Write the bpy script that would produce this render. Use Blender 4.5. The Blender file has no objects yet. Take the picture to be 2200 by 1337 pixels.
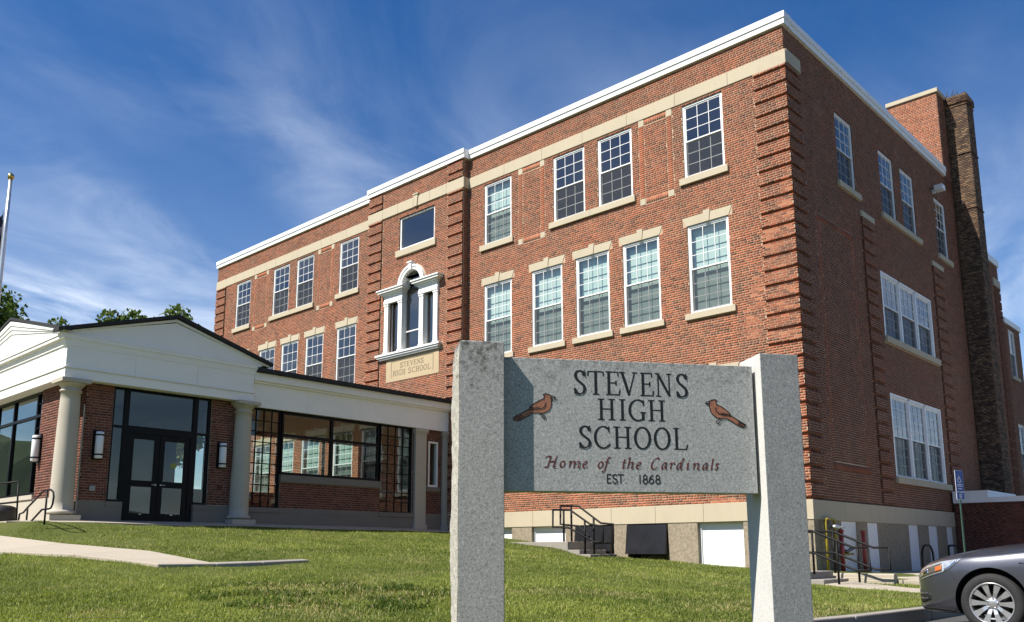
import bpy, bmesh, math, random
import numpy as np
from mathutils import Vector, Matrix
from mathutils.bvhtree import BVHTree

random.seed(7)
RNG = np.random.default_rng(7)
SC = bpy.context.scene
COL = SC.collection
R = math.radians

# ------------------------------------------------------------------ camera
CAM = Vector((9.592, -21.241, -1.2567))
FWD = Vector((-0.67249381, 0.71861859, 0.17702938))
RGT = Vector((0.72989863, 0.68355236, -0.00203991))
UPV = Vector((0.12247476, -0.12784168, 0.98420345))
cam_data = bpy.data.cameras.new('camera')
cam = bpy.data.objects.new('camera', cam_data)
COL.objects.link(cam)
cam.matrix_world = Matrix(((RGT.x, UPV.x, -FWD.x, CAM.x), (RGT.y, UPV.y, -FWD.y, CAM.y),
                           (RGT.z, UPV.z, -FWD.z, CAM.z), (0, 0, 0, 1)))
FPX = 1876.14
cam_data.sensor_width = 36.0
cam_data.lens = FPX / 2200 * 36
cam_data.shift_y = (845.92 - 668.5) / 2200
cam_data.clip_start = 0.1
cam_data.clip_end = 2000
SC.camera = cam

# ------------------------------------------------------------------ world and sun
SUN_TO = Vector((-0.184, -0.602, 0.777)).normalized()
world = bpy.data.worlds.new('World')
SC.world = world
world.use_nodes = True
wt = world.node_tree
wn, wl = wt.nodes, wt.links
for n in list(wn):
    wn.remove(n)
w_out = wn.new('ShaderNodeOutputWorld')
w_bg = wn.new('ShaderNodeBackground')
w_bg.inputs['Strength'].default_value = 0.079
sky = wn.new('ShaderNodeTexSky')
sky.sky_type = 'NISHITA'
sky.sun_disc = False
sky.sun_elevation = math.asin(SUN_TO.z)
sky.sun_rotation = math.atan2(SUN_TO.x, SUN_TO.y)
sky.altitude = 200
sky.air_density = 1.0
sky.dust_density = 0.35
sky.ozone_density = 2.6
# thin cirrus over the whole sky: direction projected on a high plane, stretched noise
tc = wn.new('ShaderNodeTexCoord')
sep = wn.new('ShaderNodeSeparateXYZ')
wl.new(tc.outputs['Generated'], sep.inputs[0])


def wmath(op, a, b=None, clamp=False):
    n = wn.new('ShaderNodeMath')
    n.operation = op
    n.use_clamp = clamp
    for i, v in enumerate((a, b)):
        if v is None:
            continue
        if isinstance(v, (int, float)):
            n.inputs[i].default_value = v
        else:
            wl.new(v, n.inputs[i])
    return n.outputs[0]


zc = wmath('MAXIMUM', wmath('ADD', sep.outputs['Z'], 0.12), 0.06)
px_ = wmath('DIVIDE', sep.outputs['X'], zc)
py_ = wmath('DIVIDE', sep.outputs['Y'], zc)
cmb = wn.new('ShaderNodeCombineXYZ')
wl.new(px_, cmb.inputs[0])
wl.new(py_, cmb.inputs[1])


def wnoise(rot, scl, scale, detail, rough, dist, off=(0, 0, 0)):
    m = wn.new('ShaderNodeMapping')
    m.vector_type = 'TEXTURE'
    m.inputs['Rotation'].default_value = (0, 0, R(rot))
    m.inputs['Scale'].default_value = (1 / scl[0], 1 / scl[1], 1)
    m.inputs['Location'].default_value = off
    wl.new(cmb.outputs[0], m.inputs['Vector'])
    n = wn.new('ShaderNodeTexNoise')
    n.inputs['Scale'].default_value = scale
    n.inputs['Detail'].default_value = detail
    n.inputs['Roughness'].default_value = rough
    n.inputs['Distortion'].default_value = dist
    wl.new(m.outputs[0], n.inputs['Vector'])
    return n.outputs['Fac']


def wramp(v, a, b):
    n = wn.new('ShaderNodeMapRange')
    n.interpolation_type = 'SMOOTHSTEP'
    n.inputs['From Min'].default_value = a
    n.inputs['From Max'].default_value = b
    wl.new(v, n.inputs['Value'])
    return n.outputs[0]


hsv = wn.new('ShaderNodeHueSaturation')
hsv.inputs['Saturation'].default_value = 1.36
hsv.inputs['Value'].default_value = 0.93
hsv.inputs['Hue'].default_value = 0.508
wl.new(sky.outputs['Color'], hsv.inputs['Color'])
CROT = 112
COFF = (0.7, 2.1, 0)
big = wramp(wnoise(CROT, (0.45, 1.0, 1), 0.85, 3, 0.55, 0.35, COFF), 0.37, 0.66)
wisp = wramp(wnoise(CROT, (0.6, 1.0, 1), 2.3, 9, 0.58, 0.9, (3.1, 0.4, 0)), 0.30, 0.78)
fine = wramp(wnoise(CROT + 14, (0.6, 1.4, 1), 8.0, 6, 0.6, 0.5), 0.3, 0.8)
low = wramp(wmath('MULTIPLY', sep.outputs['Z'], -1.0), -0.56, -0.18)
dens = wmath('MULTIPLY', big, wmath('ADD', wmath('MULTIPLY', wisp, 0.88), wmath('MULTIPLY', fine, 0.12)))
dens = wmath('MULTIPLY', dens, wmath('ADD', 0.13, wmath('MULTIPLY', low, 1.05)), True)
dens = wmath('ADD', dens, wmath('MULTIPLY', low, 0.10), True)
dens = wmath('MULTIPLY', dens, 0.92, True)
mix = wn.new('ShaderNodeMixRGB')
mix.inputs['Color2'].default_value = (8.0, 8.7, 9.8, 1)
wl.new(dens, mix.inputs['Fac'])
wl.new(hsv.outputs['Color'], mix.inputs['Color1'])
wl.new(mix.outputs['Color'], w_bg.inputs['Color'])
wl.new(w_bg.outputs[0], w_out.inputs[0])

sun_data = bpy.data.lights.new('sun', 'SUN')
sun_data.energy = 4.8
sun_data.angle = R(0.53)
sun_data.color = (1.0, 0.945, 0.86)
sun = bpy.data.objects.new('sun', sun_data)
COL.objects.link(sun)
sun.rotation_euler = (-SUN_TO).to_track_quat('-Z', 'Y').to_euler()
sun.location = SUN_TO * 80

SC.view_settings.view_transform = 'Standard'
SC.view_settings.look = 'None'
SC.view_settings.gamma = 1
SC.view_settings.use_curve_mapping = False
SC.view_settings.exposure = 0.80
SC.render.engine = 'CYCLES'
SC.cycles.max_bounces = 7
SC.cycles.transparent_max_bounces = 24
SC.cycles.diffuse_bounces = 3
SC.cycles.caustics_reflective = False
SC.cycles.caustics_refractive = False
SC.cycles.use_denoising = True

# ------------------------------------------------------------------ materials


def nodes_of(name):
    m = bpy.data.materials.new(name)
    m.use_nodes = True
    nt = m.node_tree
    b = nt.nodes['Principled BSDF']
    return m, nt, b


def N(nt, typ, **kw):
    n = nt.nodes.new(typ)
    for k, v in kw.items():
        setattr(n, k, v)
    return n


def noise(nt, vec, scale, detail=4, rough=0.55, dist=0.0):
    n = N(nt, 'ShaderNodeTexNoise')
    n.inputs['Scale'].default_value = scale
    n.inputs['Detail'].default_value = detail
    n.inputs['Roughness'].default_value = rough
    n.inputs['Distortion'].default_value = dist
    nt.links.new(vec, n.inputs['Vector'])
    return n.outputs['Fac']


def ramp(nt, v, stops):
    n = N(nt, 'ShaderNodeValToRGB')
    el = n.color_ramp.elements
    while len(el) < len(stops):
        el.new(0.5)
    for e, (p, c) in zip(el, stops):
        e.position = p
        e.color = (c[0], c[1], c[2], 1)
    nt.links.new(v, n.inputs['Fac'])
    return n.outputs['Color']


def maprange(nt, v, a, b, c=0.0, d=1.0):
    n = N(nt, 'ShaderNodeMapRange')
    n.inputs['From Min'].default_value = a
    n.inputs['From Max'].default_value = b
    n.inputs['To Min'].default_value = c
    n.inputs['To Max'].default_value = d
    nt.links.new(v, n.inputs['Value'])
    return n.outputs[0]


def mixc(nt, fac, c1, c2, typ='MIX'):
    n = N(nt, 'ShaderNodeMixRGB', blend_type=typ)
    for i, v in (('Fac', fac), ('Color1', c1), ('Color2', c2)):
        if isinstance(v, (int, float)):
            n.inputs[i].default_value = v
        elif isinstance(v, tuple):
            n.inputs[i].default_value = (v[0], v[1], v[2], 1)
        else:
            nt.links.new(v, n.inputs[i])
    return n.outputs['Color']


def mth(nt, op, a, b):
    n = N(nt, 'ShaderNodeMath', operation=op)
    for i, v in enumerate((a, b)):
        if isinstance(v, (int, float)):
            n.inputs[i].default_value = v
        else:
            nt.links.new(v, n.inputs[i])
    return n.outputs[0]


def bump(nt, b, h, strength=0.3, dist=0.01):
    n = N(nt, 'ShaderNodeBump')
    n.inputs['Strength'].default_value = strength
    n.inputs['Distance'].default_value = dist
    nt.links.new(h, n.inputs['Height'])
    nt.links.new(n.outputs[0], b.inputs['Normal'])


def pos(nt):
    return N(nt, 'ShaderNodeNewGeometry').outputs['Position']


def objco(nt):
    return N(nt, 'ShaderNodeTexCoord').outputs['Object']


def mat_plain(name, col, rough=0.5, metal=0.0, var=0.12, scale=6.0, spec=0.5, bmp=0.0, bscale=60, coat=0.0):
    """A base colour with a little mottling, grime and relief."""
    m, nt, b = nodes_of(name)
    v = pos(nt)
    f = noise(nt, v, scale, 5, 0.6)
    dark = tuple(c * (1 - var) for c in col)
    light = tuple(min(1, c * (1 + var * 0.7)) for c in col)
    nt.links.new(ramp(nt, f, [(0.3, dark), (0.7, light)]), b.inputs['Base Color'])
    b.inputs['Roughness'].default_value = rough
    b.inputs['Metallic'].default_value = metal
    b.inputs['Specular IOR Level'].default_value = spec
    b.inputs['Coat Weight'].default_value = coat
    if bmp:
        bump(nt, b, noise(nt, v, bscale, 4, 0.6), bmp, 0.01)
    return m


def mat_brick(name, per_object=False, weather=True, stops=None):
    """Fired clay: tone per brick, face grain, long weather stains that belong to the wall."""
    m, nt, b = nodes_of(name)
    v = pos(nt)
    if per_object:
        tone = N(nt, 'ShaderNodeObjectInfo').outputs['Random']
    else:
        a = N(nt, 'ShaderNodeAttribute', attribute_name='tone')
        tone = a.outputs['Fac']
    stops = stops or [(0.0, (0.135, 0.056, 0.036)), (0.14, (0.185, 0.070, 0.042)), (0.38, (0.265, 0.088, 0.048)),
                      (0.62, (0.345, 0.108, 0.055)), (0.85, (0.42, 0.138, 0.068)), (1.0, (0.48, 0.185, 0.095))]
    c = ramp(nt, tone, stops)
    g = noise(nt, v, 55, 4, 0.7)
    c = mixc(nt, maprange(nt, g, 0.35, 0.75, 0, 0.28), c, (0.12, 0.06, 0.045))
    if weather:
        w = noise(nt, v, 0.55, 5, 0.6, 0.4)
        c = mixc(nt, maprange(nt, w, 0.42, 0.68, 0, 0.38), c, (0.17, 0.094, 0.062))
        w2 = noise(nt, v, 1.7, 4, 0.6)
        c = mixc(nt, maprange(nt, w2, 0.55, 0.8, 0, 0.3), c, (0.47, 0.27, 0.19))
    if weather:
        # soot and damp running down the wall
        mp = N(nt, 'ShaderNodeMapping')
        mp.inputs['Scale'].default_value = (1.6, 1.6, 0.16)
        nt.links.new(v, mp.inputs['Vector'])
        st = noise(nt, mp.outputs[0], 1.0, 6, 0.68, 0.3)
        c = mixc(nt, maprange(nt, st, 0.50, 0.78, 0, 0.45), c, (0.10, 0.058, 0.042))
    nt.links.new(c, b.inputs['Base Color'])
    b.inputs['Roughness'].default_value = 0.9
    b.inputs['Specular IOR Level'].default_value = 0.2
    bump(nt, b, g, 0.35, 0.004)
    return m


def mat_mortar(name, col=(0.43, 0.37, 0.28)):
    m, nt, b = nodes_of(name)
    v = pos(nt)
    f = noise(nt, v, 1.3, 5, 0.65)
    c = ramp(nt, f, [(0.3, tuple(x * 0.72 for x in col)), (0.7, col)])
    c = mixc(nt, maprange(nt, noise(nt, v, 70, 3, 0.6), 0.3, 0.8, 0, 0.35), c, tuple(x * 0.6 for x in col))
    nt.links.new(c, b.inputs['Base Color'])
    b.inputs['Roughness'].default_value = 0.95
    b.inputs['Specular IOR Level'].default_value = 0.1
    return m


def mat_stone(name, col, speck=0.25, rough=0.85, stain=0.35, scale=40):
    m, nt, b = nodes_of(name)
    v = pos(nt)
    c = ramp(nt, noise(nt, v, scale, 5, 0.7), [(0.3, tuple(x * (1 - speck) for x in col)), (0.68, col)])
    s = noise(nt, v, 0.9, 6, 0.65, 0.6)
    c = mixc(nt, maprange(nt, s, 0.48, 0.75, 0, stain), c, tuple(x * 0.55 for x in col))
    # rain streaks running down the stone
    mp = N(nt, 'ShaderNodeMapping')
    mp.inputs['Scale'].default_value = (5, 5, 0.5)
    nt.links.new(v, mp.inputs['Vector'])
    st = noise(nt, mp.outputs[0], 1.0, 5, 0.7)
    c = mixc(nt, maprange(nt, st, 0.55, 0.8, 0, stain * 0.7), c, tuple(x * 0.5 for x in col))
    nt.links.new(c, b.inputs['Base Color'])
    b.inputs['Roughness'].default_value = rough
    b.inputs['Specular IOR Level'].default_value = 0.25
    bump(nt, b, noise(nt, v, scale * 1.6, 4, 0.7), 0.25, 0.006)
    return m


def mat_granite(name, base, lichen=0.0, rough=0.65, bmp=0.2, con=1.0):
    """Salt-and-pepper granite: feldspar, quartz and mica flecks with lichen blotches."""
    m, nt, b = nodes_of(name)
    v = pos(nt)
    n1 = mth(nt, 'ADD', mth(nt, 'MULTIPLY', noise(nt, v, 150, 2, 0.6), 0.45), mth(nt, 'MULTIPLY', noise(nt, v, 62, 3, 0.7), 0.55))
    c = ramp(nt, n1, [(0.36, tuple(x * (1 - 0.60 * con) for x in base)), (0.46, tuple(x * (1 - 0.15 * con) for x in base)),
                      (0.55, base), (0.66, tuple(min(1, x * (1 + 0.55 * con)) for x in base))])
    vo = N(nt, 'ShaderNodeTexVoronoi')
    vo.inputs['Scale'].default_value = 60
    nt.links.new(v, vo.inputs['Vector'])
    c = mixc(nt, maprange(nt, vo.outputs['Distance'], 0.12, 0.22, 0.6 * con, 0), c, (0.05, 0.052, 0.056))
    big_ = noise(nt, v, 4.0, 5, 0.65)
    c = mixc(nt, maprange(nt, big_, 0.5, 0.75, 0, 0.35), c, tuple(x * 0.62 for x in base))
    if lichen:
        l1 = noise(nt, v, 16, 8, 0.78, 0.15)
        # lichen grows on the damp upper part of the stone
        sp = N(nt, 'ShaderNodeSeparateXYZ')
        nt.links.new(v, sp.inputs[0])
        up = maprange(nt, sp.outputs['Z'], -0.55, 0.15, -0.10, 0.15)
        l1 = mth(nt, 'ADD', l1, up)
        c = mixc(nt, maprange(nt, l1, 0.60, 0.72, 0, lichen), c, (0.045, 0.043, 0.03))
    nt.links.new(c, b.inputs['Base Color'])
    b.inputs['Roughness'].default_value = rough
    b.inputs['Specular IOR Level'].default_value = 0.35
    bump(nt, b, n1, bmp, 0.004)
    return m


def mat_glass(name, tint=(0.82, 0.88, 0.86), ior=1.75, wob=0.0):
    """Double glazing as one sheet: tinted see-through plus Fresnel mirror."""
    m = bpy.data.materials.new(name)
    m.use_nodes = True
    nt = m.node_tree
    for n in list(nt.nodes):
        nt.nodes.remove(n)
    o = N(nt, 'ShaderNodeOutputMaterial')
    t = N(nt, 'ShaderNodeBsdfTransparent')
    t.inputs[0].default_value = (*tint, 1)
    g = N(nt, 'ShaderNodeBsdfGlossy')
    g.inputs['Roughness'].default_value = 0.0
    g.inputs['Color'].default_value = (0.95, 0.97, 1, 1)
    f = N(nt, 'ShaderNodeFresnel')
    geo = N(nt, 'ShaderNodeNewGeometry')
    nt.links.new(maprange(nt, geo.outputs['Backfacing'], 0, 1, ior, 1 / ior), f.inputs['IOR'])
    mx = N(nt, 'ShaderNodeMixShader')
    nt.links.new(f.outputs[0], mx.inputs[0])
    nt.links.new(t.outputs[0], mx.inputs[1])
    nt.links.new(g.outputs[0], mx.inputs[2])
    nt.links.new(mx.outputs[0], o.inputs[0])
    if wob:
        v = pos(nt)
        bn = N(nt, 'ShaderNodeBump')
        bn.inputs['Strength'].default_value = wob
        bn.inputs['Distance'].default_value = 0.02
        nt.links.new(noise(nt, v, 1.6, 2, 0.5), bn.inputs['Height'])
        nt.links.new(bn.outputs[0], g.inputs['Normal'])
    return m


def mat_screen(name):
    m = bpy.data.materials.new(name)
    m.use_nodes = True
    nt = m.node_tree
    b = nt.nodes['Principled BSDF']
    o = nt.nodes['Material Output']
    b.inputs['Base Color'].default_value = (0.035, 0.037, 0.038, 1)
    b.inputs['Roughness'].default_value = 0.8
    t = N(nt, 'ShaderNodeBsdfTransparent')
    mx = N(nt, 'ShaderNodeMixShader')
    f = maprange(nt, noise(nt, pos(nt), 3.0, 2, 0.5), 0.3, 0.7, 0.38, 0.46)
    nt.links.new(f, mx.inputs[0])
    nt.links.new(t.outputs[0], mx.inputs[1])
    nt.links.new(b.outputs[0], mx.inputs[2])
    nt.links.new(mx.outputs[0], o.inputs[0])
    return m


def mat_leaf(name, c1, c2, more=()):
    m, nt, b = nodes_of(name)
    a = N(nt, 'ShaderNodeAttribute', attribute_name='tone')
    c = ramp(nt, a.outputs['Fac'], [(0.0, c1), (1.0, c2)] if not more else [(0.0, c1), *more])
    nt.links.new(c, b.inputs['Base Color'])
    b.inputs['Roughness'].default_value = 0.6
    b.inputs['Specular IOR Level'].default_value = 0.25
    tr = N(nt, 'ShaderNodeBsdfTranslucent')
    nt.links.new(mixc(nt, 1.0, c, (1.2, 1.25, 0.5), 'MULTIPLY'), tr.inputs['Color'])
    mx = N(nt, 'ShaderNodeMixShader')
    mx.inputs[0].default_value = 0.3
    o = nt.nodes['Material Output']
    nt.links.new(b.outputs[0], mx.inputs[1])
    nt.links.new(tr.outputs[0], mx.inputs[2])
    nt.links.new(mx.outputs[0], o.inputs[0])
    return m


def mat_ground(name):
    m, nt, b = nodes_of(name)
    v = pos(nt)
    f = noise(nt, v, 1.1, 6, 0.65)
    c = ramp(nt, f, [(0.3, (0.065, 0.085, 0.020)), (0.55, (0.090, 0.115, 0.028)), (0.75, (0.125, 0.12, 0.045))])
    c = mixc(nt, maprange(nt, noise(nt, v, 28, 4, 0.7), 0.45, 0.7, 0, 0.6), c, (0.085, 0.066, 0.038))
    nt.links.new(c, b.inputs['Base Color'])
    b.inputs['Roughness'].default_value = 1.0
    b.inputs['Specular IOR Level'].default_value = 0.05
    bump(nt, b, noise(nt, v, 35, 4, 0.7), 0.6, 0.03)
    return m


MAT = {}
MAT['brick'] = mat_brick('clay brick')
MAT['brick_one'] = mat_brick('clay brick single', per_object=True)
NEWB = [(0.0, (0.085, 0.031, 0.025)), (0.35, (0.125, 0.041, 0.030)), (0.7, (0.155, 0.049, 0.035)), (1.0, (0.195, 0.064, 0.044))]
MAT['brick_new'] = mat_brick('new dark red brick', weather=False, stops=NEWB)
MAT['brick_new_one'] = mat_brick('new dark red brick single', per_object=True, weather=False, stops=NEWB)
OLDB = [(0.0, (0.03, 0.022, 0.018)), (0.4, (0.075, 0.05, 0.034)), (0.75, (0.15, 0.095, 0.055)), (1.0, (0.23, 0.15, 0.085))]
MAT['brick_old'] = mat_brick('old sooty brick', stops=OLDB)
MAT['mortar'] = mat_mortar('lime mortar', (0.56, 0.43, 0.30))
MAT['mortar_new'] = mat_mortar('buff mortar', (0.36, 0.275, 0.20))
MAT['mortar_old'] = mat_mortar('sooty mortar', (0.13, 0.105, 0.08))
MAT['limestone'] = mat_stone('limestone', (0.50, 0.435, 0.315), 0.12, 0.85, 0.22)
MAT['limestone_tan'] = mat_stone('tan limestone tablet', (0.50, 0.40, 0.25), 0.12, 0.85, 0.22)
MAT['rubble'] = mat_stone('coarse base concrete', (0.37, 0.31, 0.225), 0.5, 0.95, 0.5, 14)
MAT['cast'] = mat_stone('cast stone', (0.47, 0.43, 0.35), 0.10, 0.8, 0.22)
MAT['concrete'] = mat_stone('pavement concrete', (0.42, 0.37, 0.29), 0.18, 0.9, 0.2)
MAT['cast_dark'] = mat_stone('dark cast stone', (0.21, 0.19, 0.16), 0.12, 0.85, 0.3)  # darker cast stone for bases and sills of the +X walls
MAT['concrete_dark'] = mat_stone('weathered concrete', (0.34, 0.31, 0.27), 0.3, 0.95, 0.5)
MAT['white_metal'] = mat_plain('white coping metal', (0.80, 0.80, 0.79), 0.45, 0, 0.05, 1.5)
MAT['white_trim'] = mat_stone('white trim paint', (0.85, 0.84, 0.80), 0.02, 0.55, 0.10, 9)
MAT['vinyl'] = mat_plain('white window vinyl', (0.78, 0.78, 0.77), 0.4, 0, 0.05, 2)
MAT['bronze'] = mat_plain('black storefront metal', (0.006, 0.006, 0.007), 0.4, 0, 0.2, 4, 0.14)
MAT['black_metal'] = mat_plain('black painted pipe', (0.005, 0.005, 0.006), 0.5, 0, 0.2, 8, 0.18)
MAT['black_cover'] = mat_plain('black plastic cover', (0.014, 0.014, 0.017), 0.33, 0, 0.4, 2.2)
MAT['shingle'] = mat_plain('charcoal roofing', (0.030, 0.032, 0.034), 0.85, 0, 0.3, 12, 0.3, 0.4, 30)
MAT['white_panel'] = mat_plain('white painted panel', (0.80, 0.80, 0.79), 0.5, 0, 0.04, 1.2)
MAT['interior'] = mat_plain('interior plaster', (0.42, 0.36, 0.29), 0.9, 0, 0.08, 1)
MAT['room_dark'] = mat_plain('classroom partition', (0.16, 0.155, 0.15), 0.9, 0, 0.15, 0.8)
MAT['roof_dark'] = mat_plain('flat roof membrane', (0.09, 0.09, 0.09), 0.9, 0, 0.2, 1)
MAT['glass'] = mat_glass('window glass', (0.82, 0.88, 0.86), 2.2, 0.03)
MAT['glass_big'] = mat_glass('storefront glass', (0.76, 0.83, 0.80), 1.7, 0.012)
MAT['screen'] = mat_screen('insect screen')
MAT['shade'] = mat_plain('pale mint roller shade', (0.56, 0.66, 0.615), 0.9, 0, 0.03, 1)
MAT['granite_sawn'] = mat_granite('sawn granite post', (0.37, 0.365, 0.35), 0.8)
MAT['granite_right'] = mat_granite('sawn granite post clean', (0.30, 0.305, 0.31), 0.15)
MAT['granite_rough'] = mat_granite('split granite', (0.42, 0.40, 0.34), 0.7, 0.9, 0.6)
MAT['granite_panel'] = mat_granite('honed granite panel', (0.41, 0.415, 0.405), 0.4, 0.55, 0.1)
MAT['granite_edge'] = mat_granite('thermal granite edge', (0.58, 0.57, 0.54), 0.0, 0.85, 0.12, 0.35)
MAT['letter'] = mat_plain('black sign enamel', (0.010, 0.010, 0.011), 0.5, 0, 0.2, 20)
MAT['letter_red'] = mat_plain('dark red sign enamel', (0.13, 0.022, 0.018), 0.5, 0, 0.25, 20)
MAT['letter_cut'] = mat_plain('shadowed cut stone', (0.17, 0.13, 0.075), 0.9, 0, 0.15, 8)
MAT['bird'] = mat_granite('brick red stained granite', (0.36, 0.155, 0.095), 0.1, 0.6, 0.1)
MAT['asphalt'] = mat_stone('asphalt', (0.085, 0.083, 0.08), 0.3, 0.9, 0.2, 60)
MAT['yellow'] = mat_plain('yellow gas pipe paint', (0.36, 0.27, 0.02), 0.45, 0, 0.2, 8)
MAT['red'] = mat_plain('red pipe paint', (0.36, 0.045, 0.035), 0.5, 0, 0.15, 8)
MAT['steel'] = mat_plain('galvanised steel', (0.55, 0.56, 0.57), 0.35, 0.9, 0.15, 8)
MAT['aluminium'] = mat_plain('satin aluminium', (0.66, 0.66, 0.65), 0.35, 0.75, 0.08, 5)
MAT['gold'] = mat_plain('gold ball', (0.62, 0.42, 0.13), 0.25, 1.0, 0.1, 8)
MAT['flag'] = mat_plain('navy flag cloth', (0.012, 0.014, 0.045), 0.85, 0, 0.2, 8)
MAT['flag_white'] = mat_plain('white flag edge', (0.6, 0.6, 0.62), 0.85, 0, 0.1, 8)
MAT['green_post'] = mat_plain('green sign post', (0.03, 0.075, 0.05), 0.5, 0, 0.15, 8)
MAT['blue_sign'] = mat_plain('blue sign face', (0.012, 0.05, 0.30), 0.4, 0, 0.06, 8)
MAT['white_sign'] = mat_plain('white sign print', (0.72, 0.73, 0.75), 0.45, 0, 0.05, 8)
MAT['lamp_white'] = mat_plain('opal lamp diffuser', (0.74, 0.75, 0.76), 0.35, 0, 0.03, 8)
MAT['bark'] = mat_plain('tree bark', (0.07, 0.05, 0.035), 0.95, 0, 0.35, 9, 0.2, 0.6, 20)
MAT['leaf'] = mat_leaf('maple leaves', (0.032, 0.062, 0.010), (0.125, 0.175, 0.03))
MAT['grass'] = mat_leaf('grass blades', (0.070, 0.110, 0.016), (0.30, 0.32, 0.088), [(0.45, (0.20, 0.245, 0.045)), (0.82, (0.35, 0.38, 0.09)), (0.9, (0.40, 0.36, 0.16)), (1.0, (0.46, 0.38, 0.20))])
MAT['soil'] = mat_ground('lawn soil')
MAT['rubber'] = mat_plain('tyre rubber', (0.018, 0.018, 0.018), 0.8, 0, 0.2, 20)
MAT['plastic_black'] = mat_plain('black moulded plastic', (0.014, 0.014, 0.015), 0.55, 0, 0.2, 12)
MAT['alloy'] = mat_plain('machined alloy', (0.70, 0.69, 0.67), 0.3, 0.85, 0.06, 12)
MAT['amber'] = mat_plain('amber reflector', (0.75, 0.13, 0.02), 0.25, 0, 0.1, 40)
MAT['chrome'] = mat_plain('chrome', (0.82, 0.83, 0.85), 0.08, 1.0, 0.03, 10)
MAT['sticker'] = mat_plain('yellow green door sticker', (0.25, 0.27, 0.06), 0.6, 0, 0.1, 20)
MAT['card_reader'] = mat_plain('grey card reader', (0.30, 0.29, 0.28), 0.5, 0, 0.1, 20)


def mat_carpaint():
    m, nt, b = nodes_of('grey metallic car paint')
    v = objco(nt)
    fl = noise(nt, v, 900, 1, 0.5)
    nt.links.new(ramp(nt, fl, [(0.3, (0.088, 0.090, 0.106)), (0.7, (0.130, 0.133, 0.155))]), b.inputs['Base Color'])
    b.inputs['Metallic'].default_value = 0.75
    b.inputs['Roughness'].default_value = 0.33
    b.inputs['Coat Weight'].default_value = 0.9
    b.inputs['Coat Roughness'].default_value = 0.04
    d = noise(nt, v, 7, 5, 0.65)
    nt.links.new(maprange(nt, d, 0.3, 0.75, 0.03, 0.14), b.inputs['Coat Roughness'])
    return m


MAT['car_paint'] = mat_carpaint()
MAT['headlight_glass'] = mat_plain('headlight lens', (0.50, 0.53, 0.55), 0.08, 0.35, 0.35, 22, 0.8, 0.0, 60, 1.0)
MAT['headlight_inner'] = mat_plain('headlight reflector', (0.20, 0.18, 0.14), 0.2, 0.5, 0.5, 30)
MAT['car_glass'] = mat_plain('dark car glass', (0.012, 0.014, 0.016), 0.04, 0, 0.2, 4, 0.8)

# ------------------------------------------------------------------ mesh helpers
class Frame:
    """Wall coordinates (s along the wall, z up, d outwards). 'F' faces -Y at Y=off, 'S' faces +X at X=off."""

    def __init__(self, kind, off):
        self.k, self.o = kind, off

    def p(self, s, z, d=0.0):
        if self.k == 'F':
            return (s, self.o - d, z)
        if self.k == 'S':
            return (self.o + d, s, z)
        if self.k == 'W':                      # faces -X, s runs along -Y
            return (self.o - d, -s, z)
        return (-s, self.o + d, z)             # 'B' faces +Y


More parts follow.
